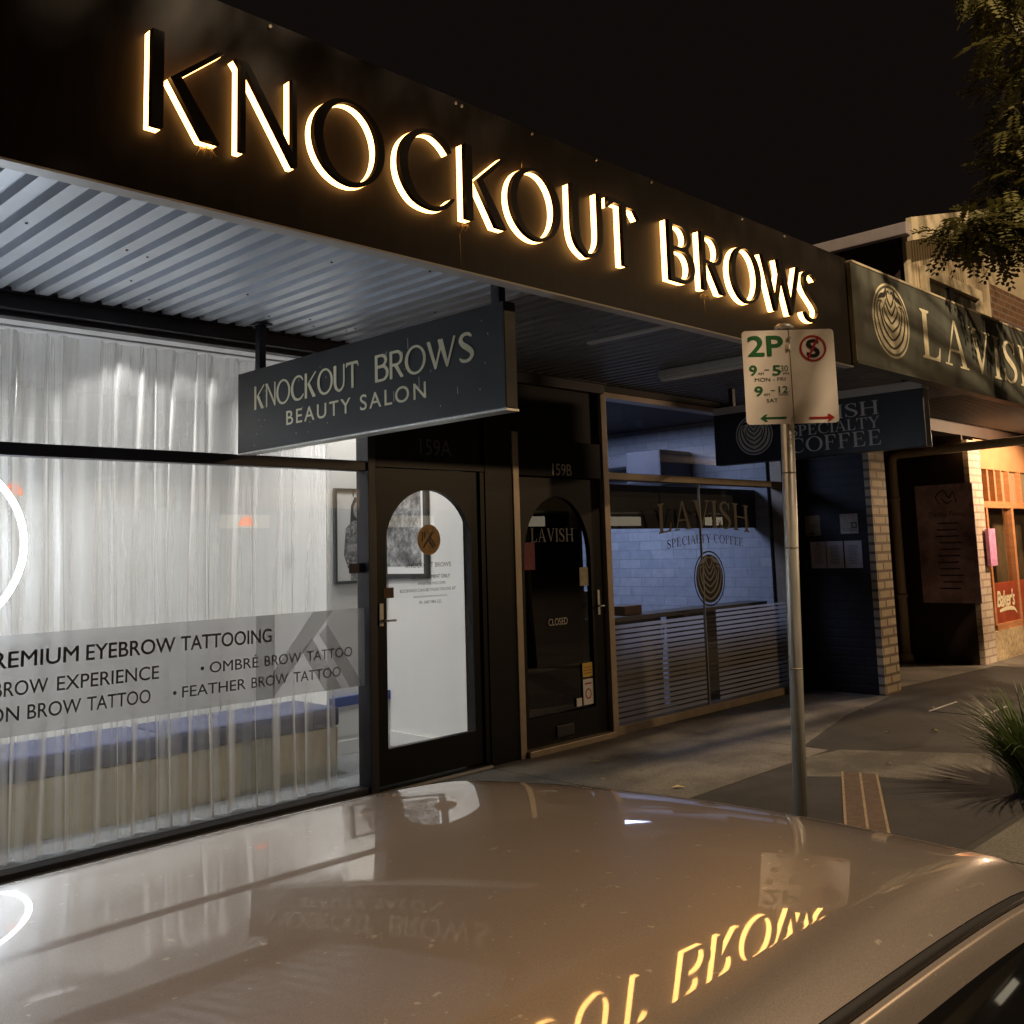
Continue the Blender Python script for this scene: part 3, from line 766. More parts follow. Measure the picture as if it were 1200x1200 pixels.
# ================================================================== CANOPY
can = empty('street_awning', (2, 2.6, 2.48), 'dark street awning with black fascia and ribbed metal underside over the footpath', 'awning')
YA = 2.60
fa = MB(); fa.box(-6, 5.60, YA, YA + .05, 2.485, 3.152, .003)
for x in (-1.3,): fa.box(x, x + .004, YA - .0015, YA, 2.486, 3.151)
fa.build('fascia', M['fascia'], can)
sf = MB(); prof = [(0, 0), (.060, 0), (.066, .036), (.099, .036), (.107, 0)]
pts = []
x = -6.0
while x < 17:
    for a, b in prof[:-1]: pts.append((x + a, 2.742 + b))
    x += .107
for lo, hi, m_ in ((-9, 3.62, M['soffit']), (3.62, 9.2, mat('soffit_shaded_grey', (.17, .17, .18), .5, .1, var=.15)), (9.2, 99, mat('soffit_shaded_black', (.05, .045, .04), .6, var=.2))):  # shade beyond the hanging sign put into the colour, darker by section
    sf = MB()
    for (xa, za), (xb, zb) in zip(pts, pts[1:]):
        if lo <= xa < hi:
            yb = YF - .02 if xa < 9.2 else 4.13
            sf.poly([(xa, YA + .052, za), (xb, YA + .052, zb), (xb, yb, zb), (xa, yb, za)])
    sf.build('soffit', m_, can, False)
rt = MB().box(-6, 17, YA + .052, 4.15, 2.80, 2.84); rt.build('awning_roof', M['roof_iron'], can)
be = MB().box(-6, 17, YA + .053, YA + .10, 2.60, 2.738); be.build('edge_beam', M['steel_dark'], can)
ed = MB().box(-6, 5.6, YA - .003, YA + .055, 2.478, 2.4848); ed.build('fascia_edge', M['batten'], can)
for x, z in ((1.60, 3.135), (2.40, 3.13), (2.43, 3.128), (2.82, 3.132), (3.23, 3.132), (3.63, 3.132), (4.42, 3.132), (4.86, 3.132), (4.55, 2.53), (1.05, 3.13)):
    MB().tube([(x, YA + .002, z), (x, YA - .006, z)], .006, 8).build('fixing_screw', M['rivet'], can)
random.seed(3)
for i in range(26):
    x = .3 + random.random() * 4.2; y = 2.75 + random.random() * 2
    k = round((x + 6.0 - .029) / .107); x = -6.0 + k * .107 + .029
    MB().tube([(x, y, 2.743), (x, y, 2.738)], .006, 8).build('roofing_screw', M['steel_dark'], can)

# ================================================================== ILLUMINATED LETTERS
sg = empty('illuminated_sign', (3.2, YA, 2.67), 'row of glowing warm white KNOCKOUT BROWS letters standing off the black awning fascia', 'sign')
CAP = .288; BASE = 2.668
letters = [('K', 1.190, 1.415), ('N', 1.453, 1.669), ('O', 1.732, 2.021), ('C', 2.084, 2.345), ('K', 2.398, 2.623), ('O', 2.634, 2.927), ('U', 2.997, 3.206),
           ('T', 3.240, 3.458), ('B', 3.683, 3.886), ('R', 3.952, 4.150), ('O', 4.211, 4.496), ('W', 4.520, 4.924), ('S', 4.943, 5.135)]
for ch, a, b in letters:
    w, pcs = disp(ch)
    if ch == 'W': pcs = disp_w(); w = 1.34
    k = (b - a) / w
    P = [[[(a + x * k, BASE + y * CAP) for x, y in poly] for poly in pc] for pc in pcs]
    t = curve_mesh(P, .010, 'BOTH', 0)
    can_o = place(t, 'letter', M['brown_lip'], sg, FY(YA - .040))
    g = curve_mesh(P, .0145, 'NONE', 0)
    place(g, 'glow_band', M['glow'], can_o, FY(YA - .0150))
# cobweb and rust tufts under some letters
wb = MB(); random.seed(11)
for cx, cz in ((2.41, 2.655), (1.375, 2.662), (4.0, 2.655)):
    for i in range(26):
        a = random.uniform(200, 340); l = random.uniform(.008, .035)
        p = Vector((cx + random.uniform(-.02, .02), YA - random.uniform(.008, .03), cz))
        wb.tube([p, p + Vector((l * math.cos(R(a)), random.uniform(-.006, .004), l * math.sin(R(a))))], .0007, 4)
for cx, z0_, z1_ in ((2.405, 2.62, 2.50), (2.75, 2.97, 3.0), (4.02, 2.64, 2.56)):
    wb.tube([(cx, YA - .004, z0_), (cx + .004, YA - .003, z1_)], .0009, 4)
wb.build('cobweb', mat('cobweb', (.5, .38, .2), .8, var=.2), sg)

# ================================================================== HANGING SIGN (salon)
hs = empty('hanging_sign', (2.83, 3.87, 2.04), 'dark grey hanging sign reading KNOCKOUT BROWS BEAUTY SALON under the awning', 'sign')
box('sign_board', M['sign_board'], hs, 2.83, 2.90, 2.80, 4.925, 2.028, 2.478, bev=.004)
ln = MB().box(2.828, 2.905, 2.80, 4.925, 2.018, 2.0275); ln.build('edge_trim', M['steel'], hs)
place(fitword('KNOCKOUT', disp, -4.745, -3.795, 2.255, .125, .09, bold=.0030), 'sign_lettering', M['cream_letter'], hs, FX(2.8285))
place(fitword('BROWS', disp, -3.665, -2.985, 2.255, .125, .09, bold=.0030), 'sign_lettering', M['cream_letter'], hs, FX(2.8285))
for w__ in words(text('BEAUTY SALON', -4.43, -3.30, 2.135, .073, .008, 1.25), .075): place(w__, 'sign_lettering', M['cream_letter'], hs, FX(2.8285))
for y in (4.745, 2.865):
    r = MB().box(2.845, 2.885, y - .025, y + .025, 2.4785, 2.74, .004); r.box(2.82, 2.91, y - .05, y + .05, 2.732, 2.7415); r.build('hanger', M['steel_dark'], hs)
ds = MB(); random.seed(5)
for i in range(34):
    y = random.uniform(2.86, 4.8); z = random.uniform(2.06, 2.44); l = random.choice((.006, .008, .01, .03, .05))
    if y > 3.7 and l > .02: l = .008
    ds.box(2.8288, 2.8298, y, y + .003, z - l, z)
ds.build('dirt_streak', mat('dropping', (.5, .5, .46), .8, var=.2), hs)

# ================================================================== CAFE BUILDING
cafe = empty('coffee_shop', (7.4, YF, 0), 'dark coffee shop front with blue lit glass window, striped frosting and door 159B', 'shop')
fj = MB()
fj.box(5.031, 5.092, YF - .03, YF + .1, 0, 2.30, .003)
fj.box(6.055, 6.122, YF - .03, YF + .1, 0, 2.69, .003)
fj.box(6.122, 8.90, YF - .03, YF + .1, 0, .068, .003)
fj.box(6.122, 8.90, YF - .028, YF + .1, 1.985, 2.042, .003)
fj.box(6.122, 8.90, YF - .028, YF + .1, 2.645, 2.69, .003)
fj.box(8.85, 8.90, YF - .027, YF + .1, .068, 2.645, .003)
fj.build('window_frame', M['alu_tan'], cafe)
cw = MB()
cw.box(5.093, 6.054, YF + .002, YF + .15, 2.26, 2.74); cw.box(5.093, 6.054, YF - .022, YF + .15, 1.985, 2.259, .002)
cw.box(5.031, 5.092, YF - .02, YF + .1, 2.301, 2.74)
cw.box(6.055, 9.1, YF - .04, YF + .1, 2.691, 2.741)
cw.box(8.901, 9.10, YF - .01, YF + .15, 0, 2.69)
cw.build('shop_wall', M['black_matt'], cafe)
d2 = leaf(cafe, 5.10, 6.045, .05, 1.975, arch_hole(5.16, 5.90, .25, 1.38, 1.84), M['black_paint'])
pane('door_glass', 5.14, 5.92, .24, 1.86, YF + .03, M['glass_cafe'], d2)
hd = MB(); hd.box(5.955, 5.985, YF - .004, YF + .007, .93, 1.12, .003); hd.tube([(5.97, YF, 1.0), (5.97, YF - .05, 1.0), (5.90, YF - .05, 1.0)], .007); hd.build('door_handle', M['steel'], d2)
ls = MB(); ls.box(5.44, 5.63, YF - .004, YF + .007, .085, .165, .004); ls.build('mail_slot', M['steel_dark'], d2)
th = MB().box(5.093, 6.054, YF - .06, YF + .1, 0, .045, .004); th.build('threshold', M['alu_tan'], cafe)
place(text('159B', 5.46, 5.68, 1.998, .085, .01), 'street_number', M['number_white'], cafe, FY(YF - .0235))
place([fitword('LAVISH', serif, 5.25, 5.72, 1.50, .10)], 'door_lettering', M['text_grey'], d2, FY(YF + .02)).hide_render = False
place([text('CLOSED', 5.41, 5.62, .885, .05)], 'closed_sign', M['number_white'], d2, FY(YF + .02))
MB().box(5.77, 5.885, YF + .018, YF + .02, .475, .58).build('yellow_sticker', M['yellow'], d2)
MB().box(5.77, 5.885, YF + .018, YF + .02, .27, .46).build('white_sticker', M['mount'], d2)
MB().box(5.69, 5.75, YF + .018, YF + .02, .27, .33).build('white_sticker', M['mount'], d2)
place([curve_mesh([[rect(5.785, 5.87, .50 + i * .022, .506 + i * .022)] for i in range(3)] + [[ell(5.828, .35, .035, .04, 20), ell(5.828, .35, .026, .03, 20)], [rect(5.79, 5.865, .42, .432)]], 0)], 'sticker_print', M['sign_red'], d2, FY(YF + .0175))
MB().box(5.165, 5.30, YF + .034, YF + .036, 1.30, 1.50).build('red_print', M['red_flag'], d2)
MB().box(5.78, 5.88, YF + .02, YF + .024, 1.16, 1.30).build('small_notice', M['bag'], d2)
pane('window_pane', 6.12, 7.425, .065, 1.987, YF + .010, M['glass_cafe'], cafe)
pane('window_pane', 7.435, 8.852, .065, 1.987, YF + .010, M['glass_cafe'], cafe)
pane('window_pane', 6.12, 8.852, 2.04, 2.647, YF + .010, M['glass_cafe'], cafe)
MB().box(7.4255, 7.4345, YF + .0, YF + .02, .068, 1.984).build('glazing_joint', M['steel'], cafe)
# frosted stripes
ff = []
for (a, b, top) in ((6.16, 7.40, .84), (7.60, 8.84, .865)):
    z = .085
    while z < top:
        ff.append([rect(a, b, z, min(z + .027, top))]); z += .040
place(curve_mesh(ff, 0, 'BOTH', 0), 'frosted_stripe', film('stripe_film', (.78, .77, .77), .86), cafe, FY(YF + .006))
# window writing
arch = lambda t: -.10 * (2 * t - 1) ** 2 * .0
def archword(s, u0, u1, v0, cap, rise):
    P, w = word(s, serif, .10)
    k = (u1 - u0) / w
    def f(a, b):
        t = 2 * a / w - 1
        return (u0 + a * k, v0 + b * cap * (1 + .0 * t) + rise * (1 - t * t))
    return curve_mesh([[[f(a, b) for a, b in catden(poly)] for poly in pc] for pc in P], 0)
def catden(poly):
    out = []
    for (a, b), (c, d) in zip(poly, poly[1:] + poly[:1]):
        n = max(1, int(math.hypot(c - a, d - b) / .12))
        out += [(a + (c - a) * i / n, b + (d - b) * i / n) for i in range(n)]
    return out
place(archword('LAVISH', 6.80, 8.24, 1.545, .25, .045), 'window_lettering', M['win_letter'], cafe, FY(YF + .005))
place(archword('SPECIALTY COFFEE', 6.91, 8.10, 1.415, .075, .045), 'window_lettering', M['win_mark'], cafe, FY(YF + .005))

def emblem(cx, cz, rx, rz, parent, m_light, m_dark, frame, inv=False):
    """oval latte-art mark: ring, disc and nested leaf lines"""
    f0, u, v, n = frame; n = Vector(n)
    up = lambda d: (Vector(f0) + n * d, u, v, n)
    e = place(curve_mesh([[ell(cx, cz, rx, rz, 56), ell(cx, cz, rx * .94, rz * .94, 56)], [ell(cx, cz, rx * .87, rz * .87, 56)]], 0), 'emblem', m_light, parent, up(.0004))
    L = []
    sc_ = lambda q: [[(cx + x * rx, cz + z * rz) for x, z in stroke(q, 6)]]
    for s in (-1, 1):
        for a, bot, top in ((.74, .74, .34), (.60, .52, .36)):          # outer leaves wrap right round
            L.append(sc_([(0, -bot, .05), (s * a * .30, -bot + .07, .07), (s * a * .72, -bot + .30, .075), (s * a * .97, -bot + .68, .06), (s * a, top - .06, .05), (s * a * .86, top + .10, .04), (s * a * .70, top + .06, .02)]))
        for a, bot, h in ((.46, .30, .50), (.36, .08, .42), (.27, -.13, .34)):   # stacked hearts
            L.append(sc_([(0, -bot, .05), (s * a * .40, -bot + .10, .065), (s * a * .85, -bot + .26, .06), (s * a, -bot + h, .045), (s * a * .86, -bot + h + .10, .02)]))
        L.append(sc_([(0, .36, .05), (s * .12, .50, .06), (s * .18, .66, .05), (s * .11, .78, .05), (s * .02, .72, .03)]))
        L.append(sc_([(s * .20, .84, .06), (s * .30, .66, .13), (s * .50, .60, .12), (s * .66, .50, .03)]))
    place(curve_mesh(L, 0, 'BOTH', .00005), 'emblem_leaf', m_dark, e, up(.0016))
    return e
emblem(7.53, 1.145, .245, .245, cafe, M['win_mark'], mat('emblem_pale', (.42, .44, .50), .6, var=.05), FY(YF + .004))

# cafe interior
box('shop_floor', mat('cafe_floor', (.08, .08, .085), .4, var=.2), cafe, 4.92, 8.99, YF + .16, 9.5, -.05, .02)
box('shop_ceiling', mat('cafe_ceiling', (.055, .055, .075), .7, var=.1), cafe, 4.92, 9.1, YF + .16, 9.6, 2.745, 2.84)
MB().box(8.88, 8.99, YF + .16, 9.5, .0205, 2.74).build('tiled_wall', M['tile'], cafe)
MB().box(4.92, 8.879, 9.3, 9.4, .0205, 2.74).build('back_wall', M['tile_x'], cafe)
MB().box(4.905, 5.02, YF + .21, 9.29, .0205, 2.74).build('party_wall', M['black_matt'], cafe)
MB().box(6.0, 8.87, YF + .30, YF + .34, 1.60, 1.98).build('reflection_band', mat('dark_reflection', (.022, .020, .016), .7, var=.3, scale=3), cafe)  # dark panel standing in for the awning's reflection in the glass
dk = MB(); dk.box(8.40, 8.87, 6.3, 9.0, 2.30, 2.42, .01); dk.box(8.30, 8.87, 6.0, 6.45, 2.10, 2.44, .02); dk.build('extractor_duct', M['plastic_grey'], cafe)
ct = empty('cafe_counter', (7.6, 7.2, .02), 'dark timber service counter inside the coffee shop behind striped glass', 'counter')
MB().box(6.5, 8.2, 6.9, 7.5, .0205, .92, .01).build('counter_body', mat('counter_timber', (.05, .03, .02), .5, var=.3), ct)
MB().box(6.45, 8.25, 6.86, 7.54, .921, .96, .006).build('counter_top', mat('counter_top', (.2, .2, .21), .3, var=.1), ct)
bg = empty('paper_bag', (6.25, 5.3, .86), 'upright printed kraft paper bag on the window ledge beside the door', 'bag')
MB().box(6.18, 6.36, 5.20, 5.30, .872, 1.10, .01).build('bag_body', M['bag'], bg)
place(curve_mesh([[rect(6.195, 6.345, .90 + i * .024, .908 + i * .024)] for i in range(8)], 0), 'bag_print', M['text_grey'], bg, FY(5.1985))
tag(MB().box(6.62, 6.86, 5.22, 5.36, .872, .95, .01).build('brown_box', M['box_brown']), 'small brown cardboard box lying on the cafe window ledge', 'box')
lg = MB().box(6.14, 8.84, 5.17, 5.42, .83, .87, .004); lg.box(6.2, 6.26, 5.2, 5.4, .0205, .829); lg.box(8.7, 8.76, 5.2, 5.4, .0205, .829); lg.box(7.45, 7.5, 5.2, 5.4, .0205, .829)
lg.box(6.15, 7.42, 5.44, 5.46, .0205, .80).box(7.60, 8.86, 5.44, 5.46, .0205, .80)  # boards added so it stays dark behind the frosted stripes
lg.build('window_ledge', mat('ledge_timber', (.10, .085, .07), .5, var=.2), cafe)
MB().box(6.10, 6.14, 5.25, 8.2, .0205, 2.74).box(5.03, 6.099, 6.9, 6.95, 1.02, 2.74).build('door_darkening_screen', M['black_matt'], cafe)  # dark boards added to keep the cafe door glass black
# stools seen through the stripes
for i, x in enumerate((6.75, 8.05)):
    s = empty('bar_stool', (x, 5.75, .02), ('dark round bar stool behind striped glass, nearer door 159B' if i == 0 else 'dark round bar stool behind striped glass, nearer the dark side wall'), 'stool', 'stools at the cafe window')
    q = MB()
    q.tube([(x, 5.75, .66), (x, 5.75, .70)], .16, 20); q.build('seat', M['box_brown'], s)
    for a in range(4):
        dx, dy = math.cos(R(45 + 90 * a)), math.sin(R(45 + 90 * a))
        MB().tube([(x + dx * .10, 5.75 + dy * .10, .66), (x + dx * .17, 5.75 + dy * .17, .021)], .012, 8).build('leg', M['steel_dark'], s)
# side wall towards the lane
pw = MB().box(9.10, 9.13, 4.20, YF + .0, 0, 2.70); pw.build('side_wall', M['dark_brick_y'], cafe)
MB().box(9.131, 9.42, 4.17, 9.6, 0, 2.70).build('wall_core', M['brown_wall'], cafe)
MB().box(9.10, 9.44, 4.14, 4.169, 0, 2.46).box(9.10, 9.1305, 4.1695, 4.1995, 0, 2.46).build('brick_pier', M['pale_brick'], cafe)

# papers on the side wall
def paper(y0, y1, z0, z1, m, label, group, prn):
    o = empty('notice', (9.095, (y0 + y1) / 2, z0), label, 'notice', group)
    MB().box(9.0945, 9.098, y0, y1, z0, z1).build('sheet', m, o)
    place(curve_mesh(prn, 0, 'BOTH', .00004), 'print', M['text_grey'], o, FX(9.0935))
    return o
wp_ = mat('white_paper', (.62, .60, .66), .6, var=.04)
rows = lambda y0, y1, z0, z1, n, seed: [[rect(-y1 + .03 + random.Random(seed + i).random() * .02, -y0 - .03 - random.Random(seed * 3 + i).random() * .03, z1 - .045 - i * (z1 - z0 - .07) / n, z1 - .041 - i * (z1 - z0 - .07) / n)] for i in range(n)]
paper(4.64, 4.80, 1.18, 1.44, wp_, 'white printed menu page with small dark mark, the one nearest the coffee shop window', 'menu pages on the dark side wall', rows(4.64, 4.80, 1.18, 1.44, 13, 1) + [[ell(-4.72, 1.417, .015, .009, 14)]])
paper(4.46, 4.63, 1.18, 1.44, wp_, 'plain white printed menu page between two other pages on the dark side wall', 'menu pages on the dark side wall', rows(4.46, 4.63, 1.18, 1.44, 14, 2))
paper(4.27, 4.445, 1.18, 1.44, wp_, 'white printed menu page nearest the pale brick pier, below the picture box flyer', 'menu pages on the dark side wall', rows(4.27, 4.445, 1.18, 1.44, 13, 4))
paper(4.68, 4.84, 1.50, 1.70, mat('flyer_brown', (.30, .23, .15), .6, var=.5, scale=14), 'small brownish flyer with pale strip above the menu pages, nearer the window', None, [[rect(-4.83, -4.74, 1.508, 1.53)], [rect(-4.82, -4.70, 1.60, 1.604)]])
paper(4.29, 4.47, 1.51, 1.70, mat('flyer_pale', (.48, .44, .38), .6, var=.35, scale=16), 'small pale flyer with picture boxes above the menu pages, nearer the brick pier', None, [[rect(-4.36, -4.30, 1.56, 1.62), rect(-4.345, -4.315, 1.575, 1.605)], [rect(-4.45, -4.36, 1.555, 1.559)], [rect(-4.45, -4.30, 1.537, 1.541)]])

# batten lights under the awning
bt = empty('batten_light', (5.95, 3.9, 2.70), 'unlit pale fluorescent batten on the awning underside behind the parking sign plate', 'light')
MB().box(5.90, 5.98, 3.05, 4.25, 2.68, 2.739, .012).build('housing', M['batten'], bt)
MB().box(5.915, 5.965, 3.06, 4.24, 2.655, 2.68, .01).build('diffuser', M['ceil'], bt)
MB().box(4.70, 4.745, 2.75, 3.92, 2.725, 2.7405, .003).build('roof_strap', M['batten'], can)

# ================================================================== CAFE FASCIA SIGN
fs = empty('fascia_sign', (7.5, 2.6, 2.5), 'weathered green grey awning sign with LAVISH in cream serif letters and oval leaf mark', 'sign')
MB().box(5.602, 17, 2.572, 2.65, 2.515, 3.125, .004).build('sign_board', M['lav_board'], fs)
MB().box(5.62, 17, 2.568, 2.62, 3.1255, 3.142, .004).build('top_trim', M['cream_timber'], fs)
MB().box(5.601, 17, 2.566, 2.655, 2.497, 2.5145, .003).build('bottom_trim', M['lav_board'], fs)
place(fitword('LAVISH', serif, 6.60, 9.02, 2.655, .34, .12), 'sign_lettering', M['lav_letter'], fs, FY(2.570))
emblem(6.135, 2.835, .275, .245, fs, M['lav_letter'], M['win_mark'], FY(2.5715))
# second hanging sign
h2 = empty('hanging_sign', (7.1, 3.67, 2.1), 'navy hanging sign reading LAVISH SPECIALTY COFFEE partly behind the parking sign', 'sign')
MB().box(7.10, 7.20, 2.79, 4.56, 2.10, 2.525, .004).build('sign_board', M['lav_hang'], h2)
MB().box(7.095, 7.205, 2.79, 4.56, 2.526, 2.585, .004).build('top_rail', M['batten'], h2)
for y in (2.93, 4.40):
    MB().box(7.13, 7.17, y - .02, y + .02, 2.586, 2.74).build('hanger', M['steel_dark'], h2)
place(fitword('LAVISH', serif, -3.88, -3.12, 2.375, .105, .08), 'sign_lettering', M['lav_hang_letter'], h2, FX(7.0985))
place(fitword('SPECIALTY', serif, -3.86, -3.12, 2.275, .085, .06), 'sign_lettering', M['lav_hang_letter'], h2, FX(7.0985))
place(fitword('COFFEE', serif, -3.87, -3.11, 2.145, .115, .08), 'sign_lettering', M['lav_hang_letter'], h2, FX(7.0985))
emblem(-4.18, 2.325, .17, .165, h2, M['lav_hang_letter'], M['sign_black'], FX(7.0988))

# ================================================================== PARKING SIGN
PX, PY = 3.99, 2.165
ps = empty('parking_sign', (PX, PY, 0), 'white two hour parking and no stopping plate on galvanised pole at the kerb', 'sign')
a45 = R(-45.3); u = Vector((math.cos(a45), math.sin(a45), 0)); n = Vector((-.711, -.703, 0)).normalized(); n = Vector((u.y, -u.x, 0)); 
if n.y > 0: n = -n
MB().tube([(PX - .050, PY + .050, -.02), (PX, PY, 2.405)], .0295, 20).build('pole', M['steel'], ps)
cp = MB().tube([(PX, PY, 2.400), (PX, PY, 2.416), (PX, PY, 2.426), (PX, PY, 2.430)], [.042, .044, .03, .008], 20); cp.build('pole_cap', M['steel'], ps)
bn = MB()
for z in (.9, 1.42, 1.75):
    e_ = .050 * (1 - z / 2.4); bn.tube([(PX - e_, PY + e_, z), (PX - e_, PY + e_, z + .006)], .0302, 20)
bn.build('pole_band', mat('band', (.25, .22, .16), .6, .3, var=.2), ps)
O = Vector((PX, PY, 0)) + n * .040
def fsign(d): return (O + n * d, u, (0, 0, 1), n)
def rrect(u0, u1, v0, v1, r, n_=6):
    out = []
    for cx, cy, a in ((u1 - r, v1 - r, 0), (u0 + r, v1 - r, 90), (u0 + r, v0 + r, 180), (u1 - r, v0 + r, 270)):
        out += [(cx + r * math.cos(R(a + 90 * i / n_)), cy + r * math.sin(R(a + 90 * i / n_))) for i in range(n_ + 1)]
    return out
U0, U1, V0, V1 = -.204, .208, 1.968, 2.392
plate = place(curve_mesh([[rrect(U0, U1, V0, V1, .018)]], .0025), 'sign_plate', M['sign_white'], ps, fsign(0))
W = U1 - U0; Hh = V1 - V0
def S(x, y): return (U0 + x * W, V1 - y * Hh)      # plate fractions, y downwards
def sq(x0, x1, y0, y1): (a, b), (c, d) = S(x0, y1), S(x1, y0); return a, c, b, d
F = fsign(.0034)
def stext(s, x0, x1, y0, y1, bold=0.0): a, c, b, d = sq(x0, x1, y0, y1); return fit(text_bm(s, bold), a, c, b, d)
def arrow(x0, x1, y, d):
    (a, z), (b, _) = S(x0, y), S(x1, y); h = .0075; t = b if d > 0 else a; e = a if d > 0 else b; s = d
    return curve_mesh([[[(e, z - h / 1.6), (t - s * .012, z - h / 1.6), (t - s * .012, z + h / 1.6), (e, z + h / 1.6)]], [[(t, z), (t - s * .030, z + .017), (t - s * .018, z + .017), (t - s * .004, z), (t - s * .018, z - .017), (t - s * .030, z - .017)][:] if False else [(t, z), (t - s * .022, z + .016), (t - s * .033, z + .016), (t - s * .019, z), (t - s * .033, z - .016), (t - s * .022, z - .016)]]], 0)
for t_ in ([stext('2P', .055, .445, .055, .275, .02), stext('9', .06, .145, .37, .48, .02), stext('5', .31, .40, .375, .485, .02), stext('-', .225, .275, .418, .428), stext('30', .40, .48, .38, .445),
       stext('9', .105, .195, .595, .70, .02), stext('12', .365, .465, .60, .67, .01), stext('-', .28, .325, .64, .65), arrow(.15, .43, .935, -1)]): place(t_, 'sign_print', M['sign_green'], plate, F)
for t_ in ([stext('AM', .15, .215, .447, .475), stext('PM', .425, .485, .455, .48), stext('MON - FRI', .115, .445, .505, .545), stext('AM', .20, .265, .67, .698), stext('NOON', .365, .47, .678, .70), stext('SAT', .23, .35, .73, .77)]): place(t_, 'sign_print', M['sign_black'], plate, F)
c = S(.765, .205)
place([fit(text_bm('S', .03), c[0] - .030, c[0] + .030, c[1] - .042, c[1] + .042)], 'sign_print', M['sign_black'], plate, F)
rr = .060
for t_ in ([curve_mesh([[ell(c[0], c[1], rr, rr, 40), ell(c[0], c[1], rr * .85, rr * .85, 40)], [[(c[0] - .030, c[1] - .046), (c[0] - .022, c[1] - .052), (c[0] + .030, c[1] + .046), (c[0] + .022, c[1] + .052)]]], 0), arrow(.675, .95, .945, 1)]): place(t_, 'sign_print', M['sign_red'], plate, fsign(.0042))
(a, b), (c2, d) = S(.508, .0), S(.516, 1)
place(curve_mesh([[rect(a, c2, d, b)]], 0), 'plate_seam', M['sign_seam'], plate, F)
bl = MB()
for y in (.085, .93):
    q = S(.512, y); p = O + u * q[0] + Vector((0, 0, q[1])); bl.tube([p + n * .002, p + n * .010], .007, 8)
bl.build('plate_bolt', M['steel'], plate)
MB().box(PX - .038, PX + .038, PY - .038, PY + .038, 2.30, 2.33, .006).build('clamp', M['steel'], ps)

# ================================================================== LANE AND BAKERY BUILDING
bk = empty('bakery_building', (12, 4.2, 0), 'two storey corner building with orange bakery front below cream ribbed cladding', 'building')
XB = 11.75
MB().box(XB, XB + .04, 4.22, 9, 0, 2.62).build('side_wall', M['brown_wall'], bk)
MB().box(XB, XB + .38, 4.16, 4.219, 0, 2.56).build('brick_pier', M['white_brick'], bk)
MB().box(9.45, 11.74, 8.0, 8.2, 0, 3.6).build('lane_end_wall', M['brown_wall'], bk)
MB().box(XB + .381, 17, 4.22, 4.30, 2.25, 2.60, .004).build('shop_fascia', M['orange_paint'], bk)
fw = MB()
for x in (12.16, 12.42, 12.66, 12.90, 13.18, 13.6, 14.2, 15): fw.box(x, x + .035, 4.20, 4.28, 1.86, 2.249, .003)
fw.box(12.131, 17, 4.195, 4.29, 1.78, 1.859, .004)
fw.box(12.131, 12.29, 4.23, 4.30, .40, 1.779)
fw.box(12.29, 12.345, 4.195, 4.29, .40, 1.779, .003); fw.box(13.16, 13.235, 4.195, 4.29, .02, 1.779, .003); fw.box(14.2, 14.3, 4.195, 4.29, .02, 1.779, .003)
fw.box(12.345, 13.16, 4.195, 4.29, .34, .415, .003)
fw.build('window_frame', M['orange_wood'], bk)
MB().box(12.17, 17, 4.262, 4.275, 1.861, 2.248).build('transom_glass', M['fluted'], bk)
pane('window_pane', 12.34, 13.165, .88, 1.785, 4.25, M['bakery_glass'], bk)
pane('window_pane', 13.23, 14.21, .88, 1.785, 4.25, M['bakery_glass'], bk)
pn = MB().box(12.346, 13.159, 4.215, 4.245, .416, .885); pn.box(13.236, 14.199, 4.215, 4.245, .03, .885); pn.build('door_panel', M['red_panel'], bk)
sgp = fit(text_bm("Baker's", .03, .9, .25), 12.43, 13.06, .60, .80)
place([sgp, curve_mesh([[stroke([(12.50, .555, .03), (12.75, .575, .05), (13.0, .56, .04), (13.10, .50, .012)])]], 0)], 'panel_lettering', M['cream_letter'], bk, FY(4.213))
MB().box(12.131, 13.16, 4.18, 4.30, 0, .339).build('stone_plinth', M['stone'], bk)
MB().box(12.1, 17, 4.5, 4.6, 0, 2.6).build('shop_interior', mat('bakery_inside', (.22, .17, .11), .8, var=.5, scale=2.5), bk)
# upper storey
uw = MB()
X0, Z0 = 10.50, 2.95
uw.build('x', M['brown_wall']) if False else None
def upz(x): return 4.78 + (x - 10.5) * .27
cl = MB(); x = 10.5
while x < 17.2:
    for dx0, dx1, dy in ((0, .055, 0), (.055, .075, .018)):
        a, b = x + dx0, x + dx1
        cl.poly([(a, 4.20 + dy, 2.95), (b, 4.20 + dy, 2.95), (b, 4.20 + dy, upz(b)), (a, 4.20 + dy, upz(a))])
    cl.poly([(x + .055, 4.20, 2.95), (x + .055, 4.218, 2.95), (x + .055, 4.218, upz(x)), (x + .055, 4.20, upz(x))])
    cl.poly([(x + .075, 4.218, 2.95), (x + .075, 4.20, 2.95), (x + .075, 4.20, upz(x)), (x + .075, 4.218, upz(x))])
    x += .075
cl.build('cladding', mat('cream_cladding', (.56, .47, .31), .5, var=.12, scale=3), bk, False)
MB().box(12.95, 17.2, 4.14, 4.198, 2.95, 4.62).build('brick_wall', M['red_brick'], bk)
MB().box(10.5, 10.54, 4.24, 9, 2.63, 4.74).build('upper_side_wall', M['purple_brick'], bk)
MB().box(10.46, 10.56, 4.16, 4.198, 2.95, 4.76).build('corner_trim', M['cream_timber'], bk)
MB().box(12.85, 12.95, 4.15, 4.198, 2.95, 4.70).build('corner_trim', M['cream_timber'], bk)
MB().box(9.46, 17.2, 4.22, 9.0, 2.62, 2.90).build('floor_slab', M['brown_wall'], bk)
